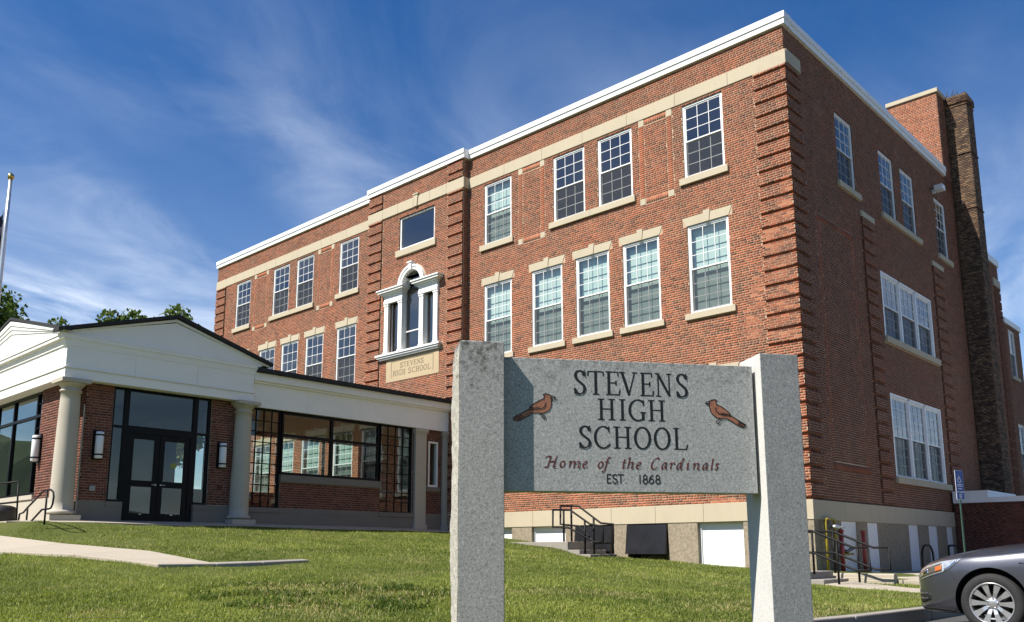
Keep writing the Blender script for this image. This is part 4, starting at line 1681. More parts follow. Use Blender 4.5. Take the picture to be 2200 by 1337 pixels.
def make_part(root):
    def f(name, mb, mats, smooth=False, fix=False, parent=None, **kw):
        me = mb.mesh(name, mats, smooth, fix)
        me.transform(Matrix.Translation(-root.location))
        return add(name, me, parent or root, **kw)
    return f


ep = make_part(ent)
EF, ES = Frame('F', -13.06), Frame('S', XW)
FL = -0.55
# entablature: architrave, frieze, cornice on the four sides
m = MB()
m.box(XL, XE, YE0, YE1, 2.985, 3.20)
ep('architrave', m, 'white_trim')
m = MB()
m.box(XL + .015, XE - .02, YE0 + .02, YE1 - .015, 3.20, 3.24)
m.box(XL - .03, XE + .03, YE0 - .03, YE1 + .02, 3.24, 3.265)
ep('frieze', m, 'white_trim')
for k in range(3):
    m = MB()
    y0_, y1_ = YE0 + .005 + (YE1 - YE0 - .01) * k / 3, YE0 + .005 + (YE1 - YE0 - .01) * (k + 1) / 3
    m.box(XL + .005, XE - .005 + random.uniform(-.0015, .0015), y0_ + (.002 if k else 0), y1_ - (.002 if k < 2 else 0), 3.265, 3.80)
    ep('frieze_board', m, 'white_trim')
m = MB()
for (o, z0, z1) in ((.03, 3.80, 3.86), (.05, 3.86, 3.93), (.08, 3.93, 3.965), (.14, 3.965, 4.045), (.165, 4.045, 4.09)):
    m.box(XL - o, XE + o * .45, YE0 - o, YE1 + o, z0, z1)
ep('cornice', m, 'white_trim')
# gables and roofs.  ridge A runs along X (gable seen over the doors), ridge B along Y (sunlit gable)
YA0, YA1, YR, XB0, XB1, XR, ZE, ZR = -13.55, -7.72, -10.62, XL - .35, XE + .10, -16.84, 4.10, 5.0
G1 = Frame('S', XE + .02)
G2 = Frame('F', YE0 - .09)
m = MB()
m.prism(G1, [(YA0 + .05, ZE - .005), (YA1 - .05, ZE - .005), (YR, ZR - .13)], -.3, 0)
ep('pediment', m, 'white_trim')
m = MB()
m.prism(G2, [(XB0 + .05, ZE - .005), (XB1 - .05, ZE - .005), (XR, ZR - .02)], -.3, 0)
ep('pediment', m, 'white_trim')
# raking mouldings of the sunlit gable, stepped
for k, (d, inset) in enumerate(((.075, .0), (.05, .12), (.025, .24))):
    m = MB()
    for sx in (XB0, XB1):
        dx = (XR - sx)
        sl = (ZR + .06 - ZE - .06) / abs(dx)
        h = .12
        z0 = ZE + .10 - inset * 1.0
        p = [(sx, z0 - .0), (sx, z0 - h if False else z0 - .02), (XR, ZR + .08 - inset - h), (XR, ZR + .08 - inset)]
        if sx > XR:
            p = [(XR, ZR + .08 - inset), (XR, ZR + .08 - inset - h), (sx, max(ZE, z0 - h)), (sx, max(ZE + .01, z0))]
        else:
            p = [(sx, max(ZE, z0 - h)), (XR, ZR + .08 - inset - h), (XR, ZR + .08 - inset), (sx, max(ZE + .01, z0))]
        m.prism(G2, p, -.05, d)
    ep('raking_moulding', m, 'white_trim', fix=True)
m = MB()
for sy in (YA0, YA1):
    a, b = (sy, YR) if sy < YR else (YR, sy)
    za, zb = (ZE + .01, ZR - .03) if sy < YR else (ZR - .03, ZE + .01)
    m.prism(G1, [(a, za - .05 if sy < YR else za - .07), (b, zb - .07 if sy < YR else zb - .05), (b, zb), (a, za)], -.05, .035)
ep('raking_moulding', m, 'white_trim', fix=True)


def roof_slab(y_or_x, pts, t=.085):
    m_ = MB()
    n = len(pts)
    m_.v = [(p[0], p[1], p[2]) for p in pts] + [(p[0], p[1], p[2] + t) for p in pts]
    m_.f = [tuple(reversed(range(n))), tuple(range(n, 2 * n))] + [(k, (k + 1) % n, n + (k + 1) % n, n + k) for k in range(n)]
    m_.m = [0] * len(m_.f)
    return m_


XO, YO = XE + .17, YE0 - .185
def zslope(e0, z0, e1, z1, e):
    return z0 + (z1 - z0) * (e - e0) / (e1 - e0)


# slope over the side gable: only its end by the gable runs out to the eave corner
za_ = lambda y: zslope(YA0 - .10, ZE, YR, ZR, y)
ya, yi = YA0 - .10, YE0 + .12
pts = [(XO, ya, za_(ya)), (XO, YR, ZR), (XL + 1, YR, ZR), (XL + 1, yi, za_(yi)), (XE - .25, yi, za_(yi)), (XE - .25, ya, za_(ya))]
ep('roof_slope', roof_slab(0, pts), 'shingle', fix=True)
ep('roof_slope', roof_slab(0, [(XO, YA1 + .06, ZE), (XO, YR, ZR), (XL + 1, YR, ZR), (XL + 1, YA1 + .06, ZE)]), 'shingle', fix=True)
zb_ = lambda x: zslope(XB1 + .10, ZE + .022, XR, ZR + .12, x)
xa, xi = XB1 + .10, XE - .12
ep('roof_slope', roof_slab(0, [(XB0 - .06, YO, ZE + .022), (XR, YO, ZR + .12), (XR, -8.0, ZR + .12), (XB0 - .06, -8.0, ZE + .022)]), 'shingle', fix=True)
pts = [(xa, YO, zb_(xa)), (XR, YO, ZR + .12), (XR, -8.0, ZR + .12), (xi, -8.0, zb_(xi)), (xi, YE0 + .02, zb_(xi)), (xa, YE0 + .02, zb_(xa))]
ep('roof_slope', roof_slab(0, pts), 'shingle', fix=True)
# ceiling, floor, back and left walls
m = MB()
m.box(XL + .1, XW - .05, -13.0, -8.35, 2.96, 2.984)
ep('ceiling', m, 'interior')
m = MB()
m.box(XL + .1, XW, -13.05, -8.3, FL - .3, FL + .02)
ep('floor', m, 'concrete_dark')
m = MB()
m.box(XL + .1, XL + .3, -13.06, -8.3, FL, 2.98)
m.box(XL + .3, -17.9, -8.5, -8.3, FL, 2.98)
m.box(-17.9, -15.2, -8.46, -8.34, 2.3, 2.98)
m.box(-17.2, -16.0, -10.9, -10.75, FL, 2.98)
ep('interior_wall', m, 'interior')

# columns: plinth, base, tapering shaft, neck ring, capital
for (cx, cy, r0, r1) in ((-13.17, -13.08, .275, .225), (-13.10, -8.34, .27, .225)):
    prof = [(r0 + .02, FL + .19), (r0 + .055, FL + .20), (r0 + .065, FL + .235), (r0 + .05, FL + .27), (r0 + .015, FL + .285)]
    n = 14
    for k in range(n + 1):
        t = k / n
        prof.append((r0 + (r1 - r0) * (t ** 1.6), FL + .29 + (2.66 - FL - .29) * t))
    prof += [(r1 + .03, 2.665), (r1 + .035, 2.70), (r1 + .005, 2.715), (r1 + .005, 2.78), (r1 + .03, 2.79), (r1 + .10, 2.87), (r1 + .11, 2.885)]
    m = MB()
    m.lathe(prof, 36, (cx, cy, 0))
    col = ep('column', m, 'cast', True)
    m = MB()
    m.box(cx - .36, cx + .34, cy - .36, cy + .36, FL - .1, FL + .17)
    ep('plinth', m, 'cast', parent=None).parent = col
    m = MB()
    m.box(cx - .35, cx + .35, cy - .35, cy + .35, 2.886, 2.983)
    ep('abacus', m, 'cast').parent = col
# brick piers and stone base
ebw = Brickwork('brick_new')
sw_, se_ = -12.69, -12.00           # left pier along Y
for (a, b) in ((-12.69, -12.0), (-9.27, -8.35)):
    pier = MB()
    pier.box(XW - .35, XW - .0035, a + .0035, b, FL, 2.98)
    ep('pier_core', pier, 'mortar_new')
    ebw.fill(ES, a, b, 0.012, 2.98, (), 0, header=0)
pier = MB()
pier.box(-15.17, -13.9535, -13.0565, -12.70, FL, 2.98)
ep('pier_core', pier, 'mortar_new')
pier = MB()
pier.box(-13.99, -13.5, -12.72, -12.68, FL, 2.98)
ebw.fill(EF, -15.17, -13.95, 0.012, 2.98, (), 0, header=0)
RES = Frame('S', -13.95)
ebw.fill(RES, -13.06, -12.69, 0.012, 2.98, (), 0, header=0)
RFR = Frame('F', -12.69)
ebw.fill(RFR, -13.95, -13.2, 0.012, 2.98, (), 0, header=0)
ep('pier_core', pier, 'mortar_new')
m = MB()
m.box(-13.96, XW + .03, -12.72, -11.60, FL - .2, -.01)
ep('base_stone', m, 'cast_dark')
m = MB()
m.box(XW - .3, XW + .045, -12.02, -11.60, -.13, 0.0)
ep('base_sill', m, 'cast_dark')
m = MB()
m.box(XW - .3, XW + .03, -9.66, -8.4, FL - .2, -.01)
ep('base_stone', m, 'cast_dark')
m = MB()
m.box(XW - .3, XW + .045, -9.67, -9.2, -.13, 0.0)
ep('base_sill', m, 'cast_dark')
m = MB()
m.box(-20.3, -13.96, -13.09, -12.7, FL - .2, 0.08)
ep('base_stone', m, 'cast')
m = MB()
m.box(-20.3, -15.10, -13.13, -12.75, 0.085, 0.20)
ep('base_sill', m, 'cast')
NE_ = ebw.build(ent, 300, 'brick_new_one')
for o in ent.children:
    if o.name.startswith('brickwork'):
        o.data.transform(Matrix.Translation(-ent.location))


def storefront(epf, fr, name, s0, s1, z0, z1, sv, zh, t=.06, thin=None, d=-.05, depth=.11, transom=None, glass='glass_big'):
    """Black metal frame with mullions at sv and rails at zh; thin=(cols,rows) adds a fine muntin grid."""
    m_ = MB()
    d0 = d - depth
    m_.fbox(fr, s0, s0 + t, z0, z1, d0, d)
    m_.fbox(fr, s1 - t, s1, z0, z1, d0, d)
    m_.fbox(fr, s0 + t, s1 - t, z1 - t, z1, d0, d)
    m_.fbox(fr, s0 + t, s1 - t, z0, z0 + t, d0, d)
    for s in sv:
        m_.fbox(fr, s - t / 2, s + t / 2, z0 + t, z1 - t, d0 + .002, d - .002)
    for z in zh:
        m_.fbox(fr, s0 + t, s1 - t, z - t / 2, z + t / 2, d0 + .004, d - .004)
    if thin:
        c, r = thin
        for i in range(1, c):
            s = s0 + t + (s1 - s0 - 2 * t) * i / c
            m_.fbox(fr, s - .014, s + .014, z0 + t, z1 - t, d - .07, d - .03)
        for i in range(1, r):
            z = z0 + t + (z1 - z0 - 2 * t) * i / r
            m_.fbox(fr, s0 + t, s1 - t, z - .014, z + .014, d - .068, d - .032)
    fo = epf(name, m_, 'bronze')
    ss = [s0 + t] + list(sv) + [s1 - t]
    zs = [z0 + t] + list(zh) + [z1 - t]
    if thin:
        c, r = thin
        ss = [s0 + t + (s1 - s0 - 2 * t) * i / c for i in range(c + 1)]
        zs = [z0 + t + (z1 - z0 - 2 * t) * i / r for i in range(r + 1)]
    for a, b in zip(ss, ss[1:]):
        for c_, e in zip(zs, zs[1:]):
            m_ = MB()
            dd = d - .05
            w = [random.uniform(-.0012, .0012) for _ in range(4)]
            m_.quad(fr.p(a, c_, dd + w[0]), fr.p(b, c_, dd + w[1]), fr.p(b, e, dd + w[2]), fr.p(a, e, dd + w[3]))
            epf('pane', m_, glass).parent = fo
    return fo


# side lights, transom and the double door
storefront(ep, ES, 'side_light', -12.0, -11.62, 0.0, 3.03 - .045, [], [1.95])
storefront(ep, ES, 'side_light', -9.70, -9.27, 0.0, 2.985, [], [1.95])
storefront(ep, ES, 'transom_window', -11.62, -9.70, 1.93, 2.985, [], [], t=.07)
m = MB()
m.fbox(ES, -11.62, -11.5, FL, 1.93, -.17, -.05)
m.fbox(ES, -9.82, -9.70, FL, 1.93, -.17, -.05)
m.fbox(ES, -11.5, -9.82, 1.81, 1.93, -.17, -.05)
ep('door_frame', m, 'bronze')
for a, b, hs in ((-11.5, -10.664, 1), (-10.656, -9.82, -1)):
    m = MB()
    t = .135
    m.fbox(ES, a + .004, a + t, FL + .012, 1.805, -.13, -.07)
    m.fbox(ES, b - t, b - .004, FL + .012, 1.805, -.13, -.07)
    m.fbox(ES, a + t, b - t, 1.67, 1.805, -.13, -.07)
    m.fbox(ES, a + t, b - t, FL + .012, FL + .27, -.13, -.07)
    m.fbox(ES, a + t, b - t, .42, .58, -.13, -.07)
    d = ep('door', m, 'bronze')
    for (z0, z1) in ((FL + .27, .42), (.58, 1.67)):
        m = MB()
        w = random.uniform(-.002, .002)
        m.quad(ES.p(a + t, z0, -.1 + w), ES.p(b - t, z0, -.1), ES.p(b - t, z1, -.1 - w), ES.p(a + t, z1, -.1))
        ep('pane', m, 'glass_big').parent = d
    s = b - .07 if hs > 0 else a + .07
    m = MB()
    m.tube([ES.p(s, .48, -.07), ES.p(s, .48, -.02)], .022, 10)
    m.tube([ES.p(s, .48, -.02), ES.p(s - hs * .11, .48, -.02)], .014, 8)
    ep('handle', m, 'steel').parent = d
    m = MB()
    m.fbox(ES, (a + b) / 2 - .03, (a + b) / 2 + .03, FL + .24, FL + .262, -.07, -.055)
    ep('kick_bolt', m, 'steel').parent = d
    if hs < 0:
        m = MB()
        m.lathe([(.085, 0), (.085, .003)], 20, (XW - .099, -10.24, 1.02))
        me = m.mesh('sticker', 'sticker')
        me.transform(Matrix.Translation((-(XW - .099), 10.24, -1.02)))
        me.transform(Matrix.Rotation(math.pi / 2, 4, 'Y'))
        me.transform(Matrix.Translation((XW - .098, -10.24, 1.02)) )
        me.transform(Matrix.Translation(-ent.location))
        add('sticker', me, d)
# the sunlit front glazing left of the corner pier
storefront(ep, EF, 'front_glazing', -20.2, -15.17, 0.20, 2.985, [-15.68, -17.5, -18.9], [2.33], t=.075)
m = MB()
for z in (1.6, 2.0, 2.66):
    m.fbox(EF, -15.64, -15.23, z - .012, z + .012, -.12, -.07)
ep('muntin', m, 'bronze')
# wall fittings beside the door
m = MB()
m.fbox(ES, -12.44, -12.30, .24, .38, 0, .035)
bevel(ep('card_reader', m, 'card_reader'), .008)
m = MB()
m.fbox(ES, -8.98, -8.86, .42, .56, 0, .03)
bevel(ep('intercom_box', m, 'brick_new'), .008)
m = MB()
m.tube([(XW + .05, -12.735, FL), (XW + .05, -12.735, 2.4)], .018, 8)
ep('downpipe', m, 'cast')

# wall lamps: bronze straps round an opal cylinder
LAMPS = [(ES, -12.32, 'wall lamp on the brick pier left of the glass doors'),
         (ES, -8.92, 'wall lamp on the brick pier right of the glass doors'),
         (EF, -15.02, 'wall lamp on the sunlit pier left of the corner column')]
for fr, s, lab in LAMPS:
    p = fr.p(s, 1.06, 0)
    L = empty('wall_lamp', p, 0 if fr.k == 'F' else math.pi / 2)
    label(L, 'white half-round ' + lab, 'wall lamp', 'wall lamps on the entrance pavilion')
    m = MB()
    m.box(-.13, .13, -.035, 0, -.03, .72)
    o = part('back_plate', m, 'bronze', L)
    m = MB()
    m.lathe([(.085, 0.0), (.098, .02), (.098, .66), (.085, .68)], 20, (0, -.11, 0))
    part('diffuser', m, 'lamp_white', L, True)
    for z in (.075, .575):
        m = MB()
        m.lathe([(.102, z), (.104, z + .002), (.104, z + .038), (.102, z + .04)], 20, (0, -.11, 0))
        part('strap', m, 'bronze', L)

# ------------------------------------------------------------------ glazed corridor to the school
cor = empty('glazed_corridor', (-15.4, -4.2, -0.6))
label(cor, 'low glazed brick corridor with white fascia joining pavilion and school', 'corridor')
cp = make_part(cor)
XC2 = -17.9
CSF = Frame('S', XW)
for k in range(4):
    m = MB()
    y0_, y1_ = -8.16 + (8.155 - PD) * k / 4, -8.16 + (8.155 - PD) * (k + 1) / 4
    m.box(XC2 - .1, -13.08 + random.uniform(-.0015, .0015), y0_ + .002, y1_ - .002, 2.90, 3.60)
    cp('fascia_board', m, 'white_trim')
m = MB()
m.box(XC2 - .2, -13.00, -8.155, -PD - .006, 3.60, 3.66)
m.box(XC2 - .25, -12.92, -8.154, -PD - .007, 3.66, 3.89)
cp('cornice', m, 'white_trim')
m = MB()
P1 = [(-12.80, -8.1, 3.89), (-12.80, -PD - .01, 3.89), (-15.5, -PD - .01, 4.35), (-15.5, -8.1, 4.35)]
cp('roof_slope', roof_slab(0, P1, .13), 'shingle', fix=True)
P1 = [(XC2 - .35, -8.1, 3.89), (-15.5, -8.1, 4.35), (-15.5, -PD - .01, 4.35), (XC2 - .35, -PD - .01, 3.89)]
cp('roof_slope', roof_slab(0, P1, .13), 'shingle', fix=True)
m = MB()
m.box(XC2, -13.3, -8.3, -PD - .01, 2.88, 2.899)
cp('ceiling', m, 'interior')
m = MB()
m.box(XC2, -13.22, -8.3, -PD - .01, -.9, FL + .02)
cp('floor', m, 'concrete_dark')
cwb = Brickwork('brick_new')
core = MB()
hol = [(-8.12, -6.98, -.02, 2.9), (-6.98, -3.24, .98, 2.9), (-3.24, -1.86, -.02, 2.9), (-1.15, -.71, .92, 2.5)]
wall_core(core, CSF, -8.14, -PD - .01, FL - .3, 2.9, hol, -.0035, .3)
cp('wall', core, 'mortar_new')
cwb.fill(CSF, -8.12, -.28, 0.0, 2.9, hol + [(-7.0, -3.22, .76, 1.0), (-1.25, -.62, .76, .92)], 0, header=0)
cwb.build(cor, 150, 'brick_new_one')
for o in cor.children:
    if o.name.startswith('brickwork'):
        o.data.transform(Matrix.Translation(-cor.location))
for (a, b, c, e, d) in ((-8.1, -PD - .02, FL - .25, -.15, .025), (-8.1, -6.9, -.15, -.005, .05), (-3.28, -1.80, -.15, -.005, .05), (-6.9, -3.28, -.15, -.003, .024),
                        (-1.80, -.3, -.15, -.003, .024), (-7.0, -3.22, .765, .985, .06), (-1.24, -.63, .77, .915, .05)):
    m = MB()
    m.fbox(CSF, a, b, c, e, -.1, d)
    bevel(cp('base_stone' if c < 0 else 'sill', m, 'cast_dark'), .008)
for (a, b) in ((-1.80, -1.31), (-.62 + .1, -.32)):
    m = MB()
    m.fbox(CSF, a - .03, b + .03, FL - .2, FL + .16, -.1, .13)
    m.fbox(CSF, a, b, FL + .16, 2.72, -.1, .09)
    m.fbox(CSF, a - .03, b + .03, 2.72, 2.78, -.1, .12)
    m.fbox(CSF, a - .05, b + .05, 2.78, 2.898, -.1, .15)
    bevel(cp('pilaster', m, 'cast'), .006)
storefront(cp, CSF, 'grid_window', -8.12, -6.98, -.02, 2.895, [], [], t=.05, thin=(4, 9))
storefront(cp, CSF, 'middle_window', -6.98, -3.24, .985, 2.895, [-5.14], [2.18], t=.085)
storefront(cp, CSF, 'grid_window', -3.24, -1.86, -.02, 2.895, [], [], t=.05, thin=(4, 9))
m = MB()
for q in ((-1.15, -1.09, .92, 2.5), (-.77, -.71, .92, 2.5), (-1.09, -.77, 2.44, 2.5), (-1.09, -.77, .92, .99)):
    m.fbox(CSF, *q, -.12, .01)
o = cp('narrow_window', m, 'vinyl')
m = MB()
m.quad(CSF.p(-1.1, .95, -.06), CSF.p(-.76, .95, -.06), CSF.p(-.76, 2.48, -.06), CSF.p(-1.1, 2.48, -.06))
cp('pane', m, 'glass').parent = o
# far wall: brick with wide openings towards the courtyard
CWF = Frame('W', XC2)
m = MB()
hol = [(.6, 8.1, .70, 2.8)]
wall_core(m, CWF, .28, 8.3, FL - .3, 2.9, hol, 0, .25)
cp('far_wall', m, 'brick_new')
storefront(cp, CWF, 'far_window', .6, 8.1, .70, 2.8, [2.3, 4.2, 6.1], [], t=.06)

# ------------------------------------------------------------------ lettering by a broad pen
def arc(cx, cy, rx, ry, a0, a1, n=20):
    return [(cx + rx * math.cos(R(a0 + (a1 - a0) * k / n)), cy + ry * math.sin(R(a0 + (a1 - a0) * k / n))) for k in range(n + 1)]


def cat(pts, n=7):
    P = [pts[0]] + list(pts) + [pts[-1]]
    out = []
    for i in range(1, len(P) - 2):
        p0, p1, p2, p3 = P[i - 1], P[i], P[i + 1], P[i + 2]
        for k in range(n):
            t = k / n
            out.append(tuple(0.5 * ((2 * p1[j]) + (-p0[j] + p2[j]) * t + (2 * p0[j] - 5 * p1[j] + 4 * p2[j] - p3[j]) * t * t +
                                    (-p0[j] + 3 * p1[j] - 3 * p2[j] + p3[j]) * t ** 3) for j in (0, 1)))
    return out + [pts[-1]]


def hull(P):
    P = sorted(set(P))
    if len(P) < 3:
        return P

    def half(Q):
        o = []
        for p in Q:
            while len(o) > 1 and (o[-1][0] - o[-2][0]) * (p[1] - o[-2][1]) - (o[-1][1] - o[-2][1]) * (p[0] - o[-2][0]) <= 1e-12:
                o.pop()
            o.append(p)
        return o
    a, b = half(P), half(P[::-1])
    return a[:-1] + b[:-1]


def nib(w, t, ang, n=8):
    c, s = math.cos(R(ang)), math.sin(R(ang))
    return [(w / 2 * math.cos(2 * math.pi * k / n) * c - t / 2 * math.sin(2 * math.pi * k / n) * s,
             w / 2 * math.cos(2 * math.pi * k / n) * s + t / 2 * math.sin(2 * math.pi * k / n) * c) for k in range(n)]


def ser(x, y, w=.34):
    return ('T', [(x - w / 2, y), (x + w / 2, y)])


S_ = [('N', cat([(.86, .80), (.72, .94), (.48, .985), (.22, .93), (.12, .77), (.26, .61), (.52, .50), (.80, .37), (.88, .20), (.74, .06), (.48, .015), (.22, .06), (.08, .20)])),
      ('T', [(.88, .99), (.88, .76)]), ('T', [(.06, .01), (.06, .25)])]
GLYPH = {
    'S': S_,
    'T': [('N', [(.5, .02), (.5, .97)]), ('T', [(.02, .97), (.98, .97)]), ('T', [(.03, .97), (.0, .80)]), ('T', [(.97, .97), (1., .80)]), ser(.5, .02, .36)],
    'E': [('N', [(.2, .02), (.2, .98)]), ('T', [(.02, .975), (.86, .975)]), ('T', [(.86, .975), (.89, .82)]), ('T', [(.2, .52), (.72, .52)]), ('T', [(.72, .60), (.72, .43)]),
          ('T', [(.02, .025), (.94, .025)]), ('T', [(.94, .025), (1.0, .22)])],
    'V': [('N', [(.12, .98), (.52, .03)]), ('T', [(.52, .03), (.88, .98)]), ser(.12, .975, .30), ser(.88, .975, .26)],
    'N': [('T', [(.15, .02), (.15, .95)]), ('N', [(.15, .95), (.86, .05)]), ('T', [(.86, .05), (.86, .97)]), ser(.15, .02, .28), ser(.08, .975, .2), ser(.86, .975, .28)],
    'H': [('N', [(.18, .02), (.18, .98)]), ('N', [(.82, .02), (.82, .98)]), ('T', [(.18, .52), (.82, .52)])] + [ser(x, y, .34) for x in (.18, .82) for y in (.02, .98)],
    'I': [('N', [(.5, .02), (.5, .98)]), ser(.5, .02, .95), ser(.5, .98, .95)],
    'G': [('N', arc(.56, .5, .50, .49, 48, 305, 28)), ('T', [(.90, .98), (.90, .74)]), ('N', [(.87, .06), (.87, .40)]), ser(.87, .40, .30), ('T', [(.84, .10), (.87, .06)])],
    'C': [('N', arc(.56, .5, .50, .49, 48, 312, 28)), ('T', [(.92, .98), (.92, .74)]), ('T', [(.90, .12), (.97, .22)])],
    'O': [('N', arc(.5, .5, .455, .49, 0, 360, 36))],
    'L': [('N', [(.2, .02), (.2, .98)]), ser(.2, .98, .40), ('T', [(.02, .025), (.92, .025)]), ('T', [(.92, .025), (1.0, .22)])],
}
PLAIN = {
    'E': [[(.1, 0), (.1, 1)], [(.1, 1), (.95, 1)], [(.1, .52), (.8, .52)], [(.1, 0), (.95, 0)]],
    'S': [cat([(.92, .82), (.72, .98), (.4, 1.0), (.1, .86), (.14, .62), (.5, .51), (.86, .38), (.92, .16), (.66, .0), (.3, .01), (.06, .18)])],
    'T': [[(.5, 0), (.5, 1)], [(0, 1), (1, 1)]],
    '.': [[(.5, .03), (.52, .03)]],
    '1': [[(.5, 0), (.5, 1)]],
    '8': [arc(.5, .75, .36, .25, 0, 360, 20), arc(.5, .25, .46, .26, 0, 360, 20)],
    '6': [arc(.5, .28, .44, .28, 0, 360, 20), cat([(.85, .97), (.45, .85), (.15, .55), (.06, .28)])],
}
# chancery hand, unit = x-height box, ascender to 1.75
ITAL = {
    'H': [cat([(-.05, 1.45), (.12, 1.72), (.42, 1.62)]), [(.42, 1.70), (.30, .0)], [(.30, .0), (.05, -.02)], cat([(.30, .82), (.6, .9), (.86, .92)]), cat([(1.0, 1.75), (.90, 1.2), (.84, .1), (.92, .0), (1.08, .1)])],
    'o': [arc(.5, .5, .42, .48, 0, 360, 22)],
    'm': [cat([(.0, .85), (.1, .98), (.12, .85), (.10, .02)]), cat([(.10, .5), (.30, .92), (.46, .95), (.50, .8), (.48, .02)]), cat([(.48, .5), (.70, .92), (.86, .95), (.90, .8), (.88, .1), (.94, .0), (1.05, .12)])],
    'e': [cat([(.12, .45), (.6, .55), (.86, .78), (.62, 1.0), (.28, .85), (.1, .4), (.28, .05), (.6, .0), (.95, .25)])],
    'f': [cat([(1.0, 1.6), (.78, 1.72), (.58, 1.4), (.48, .4), (.36, -.4), (.18, -.62), (-.05, -.55)]), [(.22, .95), (.85, .97)]],
    't': [cat([(.5, 1.4), (.42, .4), (.46, .06), (.62, .0), (.95, .18)]), [(.1, .95), (.9, .97)]],
    'h': [cat([(.05, 1.55), (.2, 1.72), (.22, 1.5), (.16, .0)]), cat([(.16, .5), (.45, .92), (.72, .95), (.80, .78), (.76, .1), (.84, .0), (1.0, .12)])],
    'C': [cat([(1.0, 1.45), (.85, 1.72), (.55, 1.66), (.22, 1.25), (.08, .6), (.2, .1), (.5, -.03), (.92, .25)])],
    'a': [cat([(.85, .9), (.55, 1.0), (.2, .75), (.08, .3), (.22, .0), (.5, .15), (.8, .7)]), cat([(.88, .98), (.80, .3), (.84, .03), (1.05, .15)])],
    'r': [cat([(.0, .85), (.2, .98), (.25, .85), (.22, .02)]), cat([(.22, .5), (.5, .9), (.8, .98), (1.0, .85)])],
    'd': [cat([(.7, .9), (.45, 1.0), (.16, .75), (.06, .3), (.18, .0), (.42, .15), (.66, .7)]), cat([(.98, 1.6), (.86, 1.74), (.80, 1.4), (.66, .2), (.72, .0), (.92, .14)])],
    'i': [cat([(.1, .85), (.4, .98), (.42, .8), (.40, .1), (.5, .0), (.85, .15)]), [(.52, 1.42), (.55, 1.44)]],
    'n': [cat([(.0, .85), (.16, .98), (.2, .85), (.16, .02)]), cat([(.16, .5), (.45, .92), (.74, .95), (.82, .78), (.78, .1), (.86, .0), (1.05, .12)])],
    'l': [cat([(.3, 1.55), (.55, 1.74), (.52, 1.4), (.44, .2), (.52, .0), (.9, .15)])],
    's': [cat([(.85, .88), (.6, 1.0), (.3, .88), (.34, .62), (.62, .42), (.66, .14), (.42, .0), (.08, .1)])],
}


def letter_mesh(strokes, x0, x1, zb, H, nibs, fr, d0, mat, shear=0.0, name='letter', xh=1.0):
    """strokes in unit box -> flat enamel sheets, each laid a hair above the previous one."""
    m = MB()
    k = 0
    for kind, pts in strokes:
        nb = nibs[kind]
        P = [(x0 + (x1 - x0) * p[0] + shear * p[1] * H, zb + p[1] * H) for p in pts]
        for a, b in zip(P, P[1:]):
            q = hull([(a[0] + n_[0], a[1] + n_[1]) for n_ in nb] + [(b[0] + n_[0], b[1] + n_[1]) for n_ in nb])
            if len(q) > 2:
                m.poly([fr.p(s, z, d0 + k * 0.00003) for s, z in q])
                k += 1
    return m.mesh(name, mat)


# ------------------------------------------------------------------ the granite sign
SX, SY = 5.492, -16.860
SZ = gz(SX, SY) + 0.0
SROT = math.atan2(0.805, 0.593)
sign = empty('school_sign', (SX, SY, SZ), SROT)
label(sign, 'grey granite school sign: lettered slab held between two tall stone posts', 'sign')
LS = Frame('F', 0.0)


def zl(z):
    return z - SZ


# left post: sawn front, rock-faced left side
m = MB()
m.box(-.379, -.067, -.08, .24, -.55, zl(.172))
lp = part('post', m, 'granite_sawn', sign)
bevel(lp, .006)
lp['label'] = 'left post with lichen on top and rough split side'
ny, nz = 9, 64
V, Fc = [], []
for j in range(nz + 1):
    for i in range(ny + 1):
        t, u = i / ny, j / nz
        y = -.08 + .32 * t
        z = -.5 + (zl(.172) + .5) * u
        edge = min(1, 6 * min(t, 1 - t) + .32) if True else 1
        top = min(1, (1 - u) * 22) ** .6
        b = (.014 + .009 * random.random() + .005 * math.sin(z * 7 + 2 * t)) * edge * (0.25 + .75 * top)
        V.append((-.376 - b, y + random.uniform(-.006, .006) * (0 < i < ny), z - (.035 * (1 - top) * (1 if j == nz else .4)) + random.uniform(-.008, .008) * (0 < j < nz)))
for j in range(nz):
    for i in range(ny):
        a = j * (ny + 1) + i
        Fc.append((a, a + ny + 1, a + ny + 2, a + 1))
n0 = len(V)
border = [i for i in range(ny + 1)] + [j * (ny + 1) + ny for j in range(1, nz + 1)] + [nz * (ny + 1) + i for i in range(ny - 1, -1, -1)] + [j * (ny + 1) for j in range(nz - 1, 0, -1)]
for bI in border:
    x, y, z = V[bI]
    V.append((-.36, min(max(y, -.078), .238), min(z, zl(.170))))
for k in range(len(border)):
    k2 = (k + 1) % len(border)
    Fc.append((border[k], border[k2], n0 + k2, n0 + k))
me = bpy.data.meshes.new('split_face')
me.from_pydata(V, [], Fc)
me.materials.append(MAT['granite_rough'])
bm = bmesh.new(); bm.from_mesh(me); bmesh.ops.recalc_face_normals(bm, faces=bm.faces); bm.to_mesh(me); bm.free()
add('split_face', me, lp)
# right post
m = MB()
m.box(1.834, 2.136, -.08, .26, -.55, zl(.166))
m.m = [1 if k == 5 else 0 for k in range(6)]
rp = part('post', m, ['granite_right', 'granite_edge'], sign)
bevel(rp, .005)
rp['label'] = 'right post with pale smooth side'
m = MB()
m.box(-.066, 1.806, -.0, .16, zl(-.855), zl(.083))
pan_o = part('panel', m, 'granite_panel', sign)
bevel(pan_o, .004)
m = MB()
for z in (-.12, -.65):
    m.tube([(1.80, .08, zl(z)), (1.85, .08, zl(z))], .012, 8)
part('pin', m, 'steel', sign)


